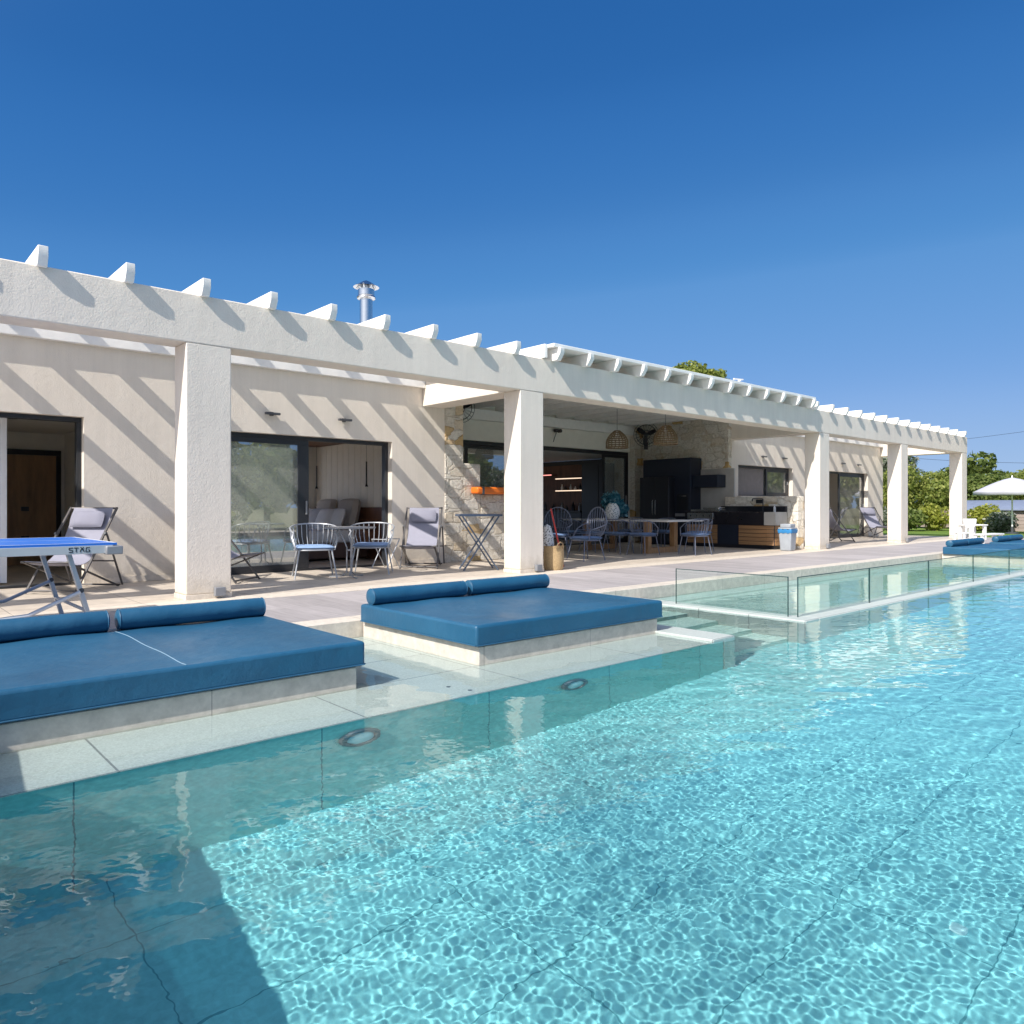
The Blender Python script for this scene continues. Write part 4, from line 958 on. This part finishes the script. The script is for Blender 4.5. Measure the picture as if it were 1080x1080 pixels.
# bedroom
t = thing('bed', 'upholstered brown bed with white bedding seen through the bedroom door', 'bed', (6.95, 14.2, 0))
MB().box(-1.0, .98, -.95, .95, .04, .34).build('base', BROWNF, t, bevel=.03)
MB().box(-.98, .95, -.93, .93, .342, .60).build('mattress', WHFAB, t, bevel=.06, seg=4)
for y, lab in ((-.45, 'nearer'), (.5, 'farther')):
    rot = Matrix.Rotation(R(-78), 3, 'Y')
    o = MB().pillow((0, 0, 0), (.62, .74, .22), rot, 10, 6).build('back_cushion', TAUPE, loc=(7.74, 14.2+y, .93)); tag(o, f'{lab} taupe back cushion at the head of the bed', 'cushion', 'back cushions on the bed')
for i, (x, y, a, lab, m_) in enumerate(((7.40, 13.62, 70, 'white pillow nearest the bedroom doorway', WHFAB), (7.30, 13.95, 66, 'second white pillow in the row on the bed', WHFAB), (7.34, 14.4, 70, 'pale grey pillow in the middle of the bed', plain('pale_grey_linen', (.55, .55, .57), .9)), (7.30, 14.82, 66, 'white pillow at the far side of the bed', WHFAB))):
    o = MB().pillow((0, 0, 0), (.46, .54, .17), Matrix.Rotation(-R(a), 3, 'Y'), 10, 3).build('pillow', m_, loc=(x, y, .81)); tag(o, lab, 'pillow', 'pillows on the bed')
o = thing('nightstand', 'walnut nightstand beside the bed under the right pendant', 'nightstand', (7.7, 12.85, 0))
MB().box(-.22, .22, -.22, .22, .25, .6).build('body', WALNUT, o, bevel=.01); MB().box(-.235, -.222, -.19, .19, .3, .42).box(-.235, -.222, -.19, .19, .43, .56).build('drawer', WALNUT, o)
for (x, y, lab) in ((7.7, 12.95, 'thin black pendant lamp over the nightstand'), (7.7, 15.05, 'thin black pendant lamp beyond the bed')):
    t = thing('rod_pendant', lab, 'pendant lamp', (x, y, 1.46), 0, 'rod pendants in the bedroom')
    MB().tube([(0, 0, .04), (0, 0, .5)], .015).build('rod', BLACK, t); MB().tube([(0, 0, .5), (0, 0, .955)], .003, 5).build('cord', BLACK, t); MB().lathe([(.035, 0), (.012, .06)], n=12).build('lamp_head', BLACK, t)
t = thing('folding_stool', 'white wire folding stool at the bedroom doorway', 'stool', (6.95, 11.05, 0), R(20))
for s in (-.16, .16): MB().tube([(-.18, s, .5), (.18, s, 0)], .009).build('leg', METW, t); MB().tube([(.18, s, .5), (-.18, s, 0)], .009).build('leg', METW, t)
MB().tube([(-.18, -.16, .5), (-.18, .16, .5)], .009).tube([(.18, -.16, .5), (.18, .16, .5)], .009).build('top_rail', METW, t)

# ================================================================== GARDEN
# parasol
t = thing('parasol', 'white garden parasol on the lawn at the right edge', 'parasol', (35.5, 9.05, -.036))
MB().tube([(0, 0, 0), (0, 0, 2.3)], .03, 10).build('pole', WHPL, t)
b = MB(); n = 8; Rr = 1.42
v = [(0, 0, 2.3)]; rings = 5
for q in range(1, rings+1):
    r = Rr*q/rings
    for j in range(n*2):
        a = math.pi*2*j/(n*2); s = 1 if j % 2 == 0 else .955; z = 2.3-.58*(q/rings)**1.35-(0 if j % 2 == 0 else .02*q/rings)
        v.append((r*s*math.cos(a), r*s*math.sin(a), z))
m2 = n*2; f = [(0, 1+j, 1+(j+1) % m2) for j in range(m2)]
for q in range(rings-1):
    for j in range(m2): f.append((1+q*m2+j, 1+(q+1)*m2+j, 1+(q+1)*m2+(j+1) % m2, 1+q*m2+(j+1) % m2))
base = 1+(rings-1)*m2; k0 = len(v)
for j in range(m2): x, y, z = v[base+j]; v.append((x*1.005, y*1.005, z-.13))
for j in range(m2): f.append((base+j, k0+j, k0+(j+1) % m2, base+(j+1) % m2))
b.add(v, f); cnp = b.build('canopy', plain('parasol_fabric', (.48, .48, .55), .85, var=.03), t); sm = cnp.modifiers.new('Solidify', 'SOLIDIFY'); sm.thickness = .008
b = MB()
for j in range(8):
    a = math.pi*2*j/8; b.tube([(0, 0, 1.9), (.8*math.cos(a), .8*math.sin(a), 1.97)], .008, 5)
b.build('ribs', METW, t); MB().lathe([(.25, 0), (.25, .05), (.05, .08), (.05, .3)], n=20).build('base', METD, t); MB().lathe([(.03, 2.3), (.02, 2.38), (0, 2.4)], n=10).build('finial', WHPL, t)
# kids furniture
def plastic_table(name, lab, loc, rz, L, W2, H, cat):
    t = thing(name, lab, cat, loc, rz)
    MB().box(-L/2, L/2, -W2/2, W2/2, H-.045, H).build('top', WHPL, t, bevel=.012)
    for sx in (-1, 1):
        for sy in (-1, 1): MB().box(sx*(L/2-.08)-.045, sx*(L/2-.08)+.045, sy*(W2/2-.07)-.045, sy*(W2/2-.07)+.045, 0, H-.046).build('leg', WHPL, t, bevel=.01)
    return t
plastic_table('children_table', 'white plastic children table on the far deck behind the small white chair', (26.9, 7.95, .004), R(-20), .78, .5, .5, 'table')
plastic_table('low_bench', 'long low white plastic bench beside the small white chair', (24.2, 6.75, .004), R(-8), 1.25, .32, .3, 'bench')
t = thing('children_chair', 'small white plastic chair with solid flared back on the far deck', 'chair', (24.35, 7.4, 0), R(150))
MB().box(-.19, .19, -.19, .19, .28, .32).build('seat', WHPL, t, bevel=.012)
for sx in (-1, 1):
    for sy in (-1, 1): MB().bar((sx*.15, sy*.15, .28), (sx*.18, sy*.19, 0), .05, .05).build('leg', WHPL, t, bevel=.008)
b = MB(); y0 = .17
pts = [(-.13, .46), (-.2, .55), (-.23, .70), (-.19, .72), (.19, .72), (.23, .70), (.2, .55), (.13, .46)]
n = len(pts); b.add([(x, y0, z) for x, z in pts]+[(x, y0+.03, z) for x, z in pts], [tuple(range(n)), tuple(range(2*n-1, n-1, -1))]+[((i+1) % n, i, n+i, n+(i+1) % n) for i in range(n)])
for x in (-.11, 0, .11): b.box(x-.025, x+.025, y0, y0+.03, .321, .459)
b.build('back', WHPL, t)
# shed and fence
t = thing('garden_shed', 'low wooden garden shed with blue grey pitched roof behind the parasol pole', 'shed', (40.2, 10.6, -.04), R(8))
WEATH = tiles('weathered_boards', (.34, .28, .25), 3, .16, (.16, .12, .1), .01, .8, 'YZ', .12, streak=(1, 1, 8), mot=4)
MB().box(-1.1, 1.1, -1.6, 1.6, 0, 1.02).build('wall', WEATH, t)
b = MB(); b.add([(-1.3, -1.8, 1.0), (-1.3, 1.8, 1.0), (0, 1.5, 1.42), (0, -1.5, 1.42), (1.3, -1.8, 1.0), (1.3, 1.8, 1.0), (-1.3, -1.8, .95), (-1.3, 1.8, .95), (1.3, -1.8, .95), (1.3, 1.8, .95)], [(0, 3, 2, 1), (3, 4, 5, 2), (0, 6, 8, 4, 3), (1, 2, 5, 9, 7), (0, 1, 7, 6), (4, 8, 9, 5), (6, 7, 9, 8)])
b.build('roof', plain('blue_grey_roof', (.2, .24, .33), .6), t)
t = thing('wooden_fence', 'weathered horizontal board fence beyond the lawn', 'fence', (41.5, 14.5, -.04), R(90))
for q in range(6): MB().box(-7, 7, -.01, .01, .08+q*.15, .08+q*.15+.135).build('board', WEATH, t)
for q in range(8): MB().box(-7+q*2-.04, -7+q*2+.04, .012, .09, 0, 1.0).build('post', BARK, t)

# trees and shrubs; each its own foliage, trunk and branches
def tree(name, cat, lab, loc, h, r, m, n, size, seed, group=None, trunk=True, flat=1.0, low=.0, blobs=None):
    rg = random.Random(seed); t = thing(name, lab, cat, loc, 0, group); given = blobs; blobs = given or []
    if given: pass
    elif not trunk:
        for q in range(9):
            a = rg.uniform(0, 6.28); rr = r*rg.uniform(0, .6); z = h*rg.uniform(.25, .72); s = r*rg.uniform(.35, .6); blobs.append((rr*math.cos(a), rr*math.sin(a), z, s, s, min(s*.9, (h-z))))
    else:
        for q in range(11):
            a = rg.uniform(0, 6.28); rr = r*rg.uniform(.1, .75); z = h*rg.uniform(.42+low, .88); s = r*rg.uniform(.3, .5); blobs.append((rr*math.cos(a), rr*math.sin(a), z, s, s, min(s*.8*flat, h-z+.1)))
    foliage('crown' if trunk else 'foliage', blobs, n, size, m, t, seed)
    b = MB(); zt = h*.55
    b.tube([(0, 0, -.05), (.03, .02, zt*.5), (0, .05, zt)], [r*.07+.04, r*.05+.03, r*.03+.02], 8)
    for q in range(5): bl = blobs[q]; b.tube([(0, .03, zt*(.4+.1*q)), (bl[0]*.5, bl[1]*.5, (zt*.6+bl[2])/2), (bl[0], bl[1], bl[2])], [r*.03+.015, r*.02+.012, .008], 6)
    b.build('trunk', BARK, t)
    return t
zg = -.04
HG = 'hedge trees beyond the lawn'
sp = [(40.0, 17.6, 3.9, 1.7, LEAFM, 'tall mid green hedge bush behind the far end wall of the villa'), (41.5, 15.6, 3.7, 1.7, LEAFM, 'tall hedge bush seen between the fourth and fifth columns, left one'),
      (42.5, 13.9, 3.9, 1.8, LEAFM, 'tall hedge bush seen between the fourth and fifth columns, right one'), (43.5, 12.0, 3.3, 1.7, LEAFD, 'dark hedge bush just right of the fifth column'),
      (45.5, 10.6, 3.2, 1.8, LEAFM, 'rounded mid green bush behind the shed'), (47.0, 9.0, 3.3, 1.9, LEAFM, 'rounded mid green bush at the right edge behind the parasol')]
for i, (x, y, h, r, m, lab) in enumerate(sp): tree('hedge_bush', 'bush', lab, (x, y, zg), h, r, m, 8000, .105, 100+i, HG, trunk=False)
tree('tree', 'tree', 'loose green tree with ragged top behind the hedge right of the fifth column', (52, 15.0, zg), 4.6, 2.3, LEAFD, 3800, .2, 301, trunk=True)
tree('tree', 'tree', 'taller bushy tree at the right edge above the parasol', (52, 11.0, zg), 5.2, 2.6, LEAFM, 4200, .2, 302)
tree('tree', 'tree', 'olive grey tree seen low between the fourth and fifth columns', (50, 20.3, zg), 5.0, 2.6, LEAFG, 4200, .2, 303)
tree('tree', 'tree', 'broad tree behind the wall end between third and fourth columns', (50, 24.5, zg), 5.0, 2.8, LEAFM, 4200, .2, 304)
tree('pine_tree', 'tree', 'pine crown showing above the porch roof', (33.9, 23.5, zg), 8.9, 2.6, LEAFM, 9000, .14, 305, blobs=[(0, 0, 8.1, 1.1, 1.1, .75), (-.8, .6, 7.9, 1.0, 1.0, .7), (.9, -.7, 7.9, .9, .9, .7), (.2, .2, 7.2, 1.8, 1.8, .7), (-1.2, 1, 7.4, 1, 1, .6), (1.2, -1, 7.3, 1, 1, .6)])
sh = [(37.0, 14.2, 1.25, .95, LEAFG, 'grey green flowering shrub seen left between the last two columns'), (37.6, 12.7, 1.35, .9, LEAFY, 'yellow green shrub just left of the fifth column'), (36.3, 13.35, 1.2, .8, LEAFD, 'dark shrub between the grey green and yellow shrubs'),
      (38.6, 11.0, 1.35, .8, LEAFY, 'yellow green bush right of the fifth column'), (38.0, 10.0, .95, .85, LEAFG, 'dark low shrub with pale flowers left of the parasol pole'), (38.8, 8.2, 1.1, .9, LEAFM, 'green shrub at the right edge behind the parasol'), (35.9, 15.2, 1.1, .9, LEAFD, 'low dark shrub beside the villa end wall')]
for i, (x, y, h, r, m, lab) in enumerate(sh): tree('shrub', 'shrub', lab, (x, y, zg), h, r, m, 1800, .09, 200+i, 'shrubs along the lawn edge', trunk=False)
# trees behind the camera, mirrored in the glass doors
for i in range(17):
    x = 4+i*3.1; y = -13.5-(i % 3)*1.1
    tree('garden_tree', 'tree', 'tall bushy garden tree across the pool, mirrored in the villa glass', (x, y, zg), 5.6+.7*math.sin(i*2.1), 2.2, [LEAFM, LEAFD, LEAFG][i % 3], 1800, .3, 400+i, 'trees across the pool mirrored in the glass', trunk=False)
gt0 = [o for o in bpy.data.objects if o.name == 'garden_tree'][0]
for i in range(11): dup(gt0, (57+i*3.8, -13.5-(i % 2)*1.5, zg), i*1.3, 'tall bushy garden tree across the pool, mirrored in the villa glass', 'trees across the pool mirrored in the glass')
# utility pole and cables
t = thing('utility_pole', 'distant utility pole showing above the hedge between the last columns', 'pole', (60, 24.8, zg))
MB().tube([(0, 0, 0), (0, 0, 5.6)], [.16, .12], 10).build('post', plain('pole_concrete', (.42, .34, .3), .9), t); MB().box(-.6, .6, -.05, .05, 5.1, 5.2).build('crossarm', BARK, t)
def cable(p, q, sag, lab):
    p, q = Vector(p), Vector(q); pts = [p.lerp(q, u/12)-Vector((0, 0, sag*4*(u/12)*(1-u/12))) for u in range(13)]
    o = MB().tube([x-p for x in pts], .012, 5).build('overhead_cable', BLACK, loc=p); tag(o, lab, 'cable', 'overhead cables at the right')
cable((60, 24.8, 5.2), (72, 8, 4.6), .5, 'lower overhead cable just above the trees at right')
cable((60, 24.8, 5.6), (75, 5, 9.0), .3, 'upper faint overhead cable crossing the sky at right')
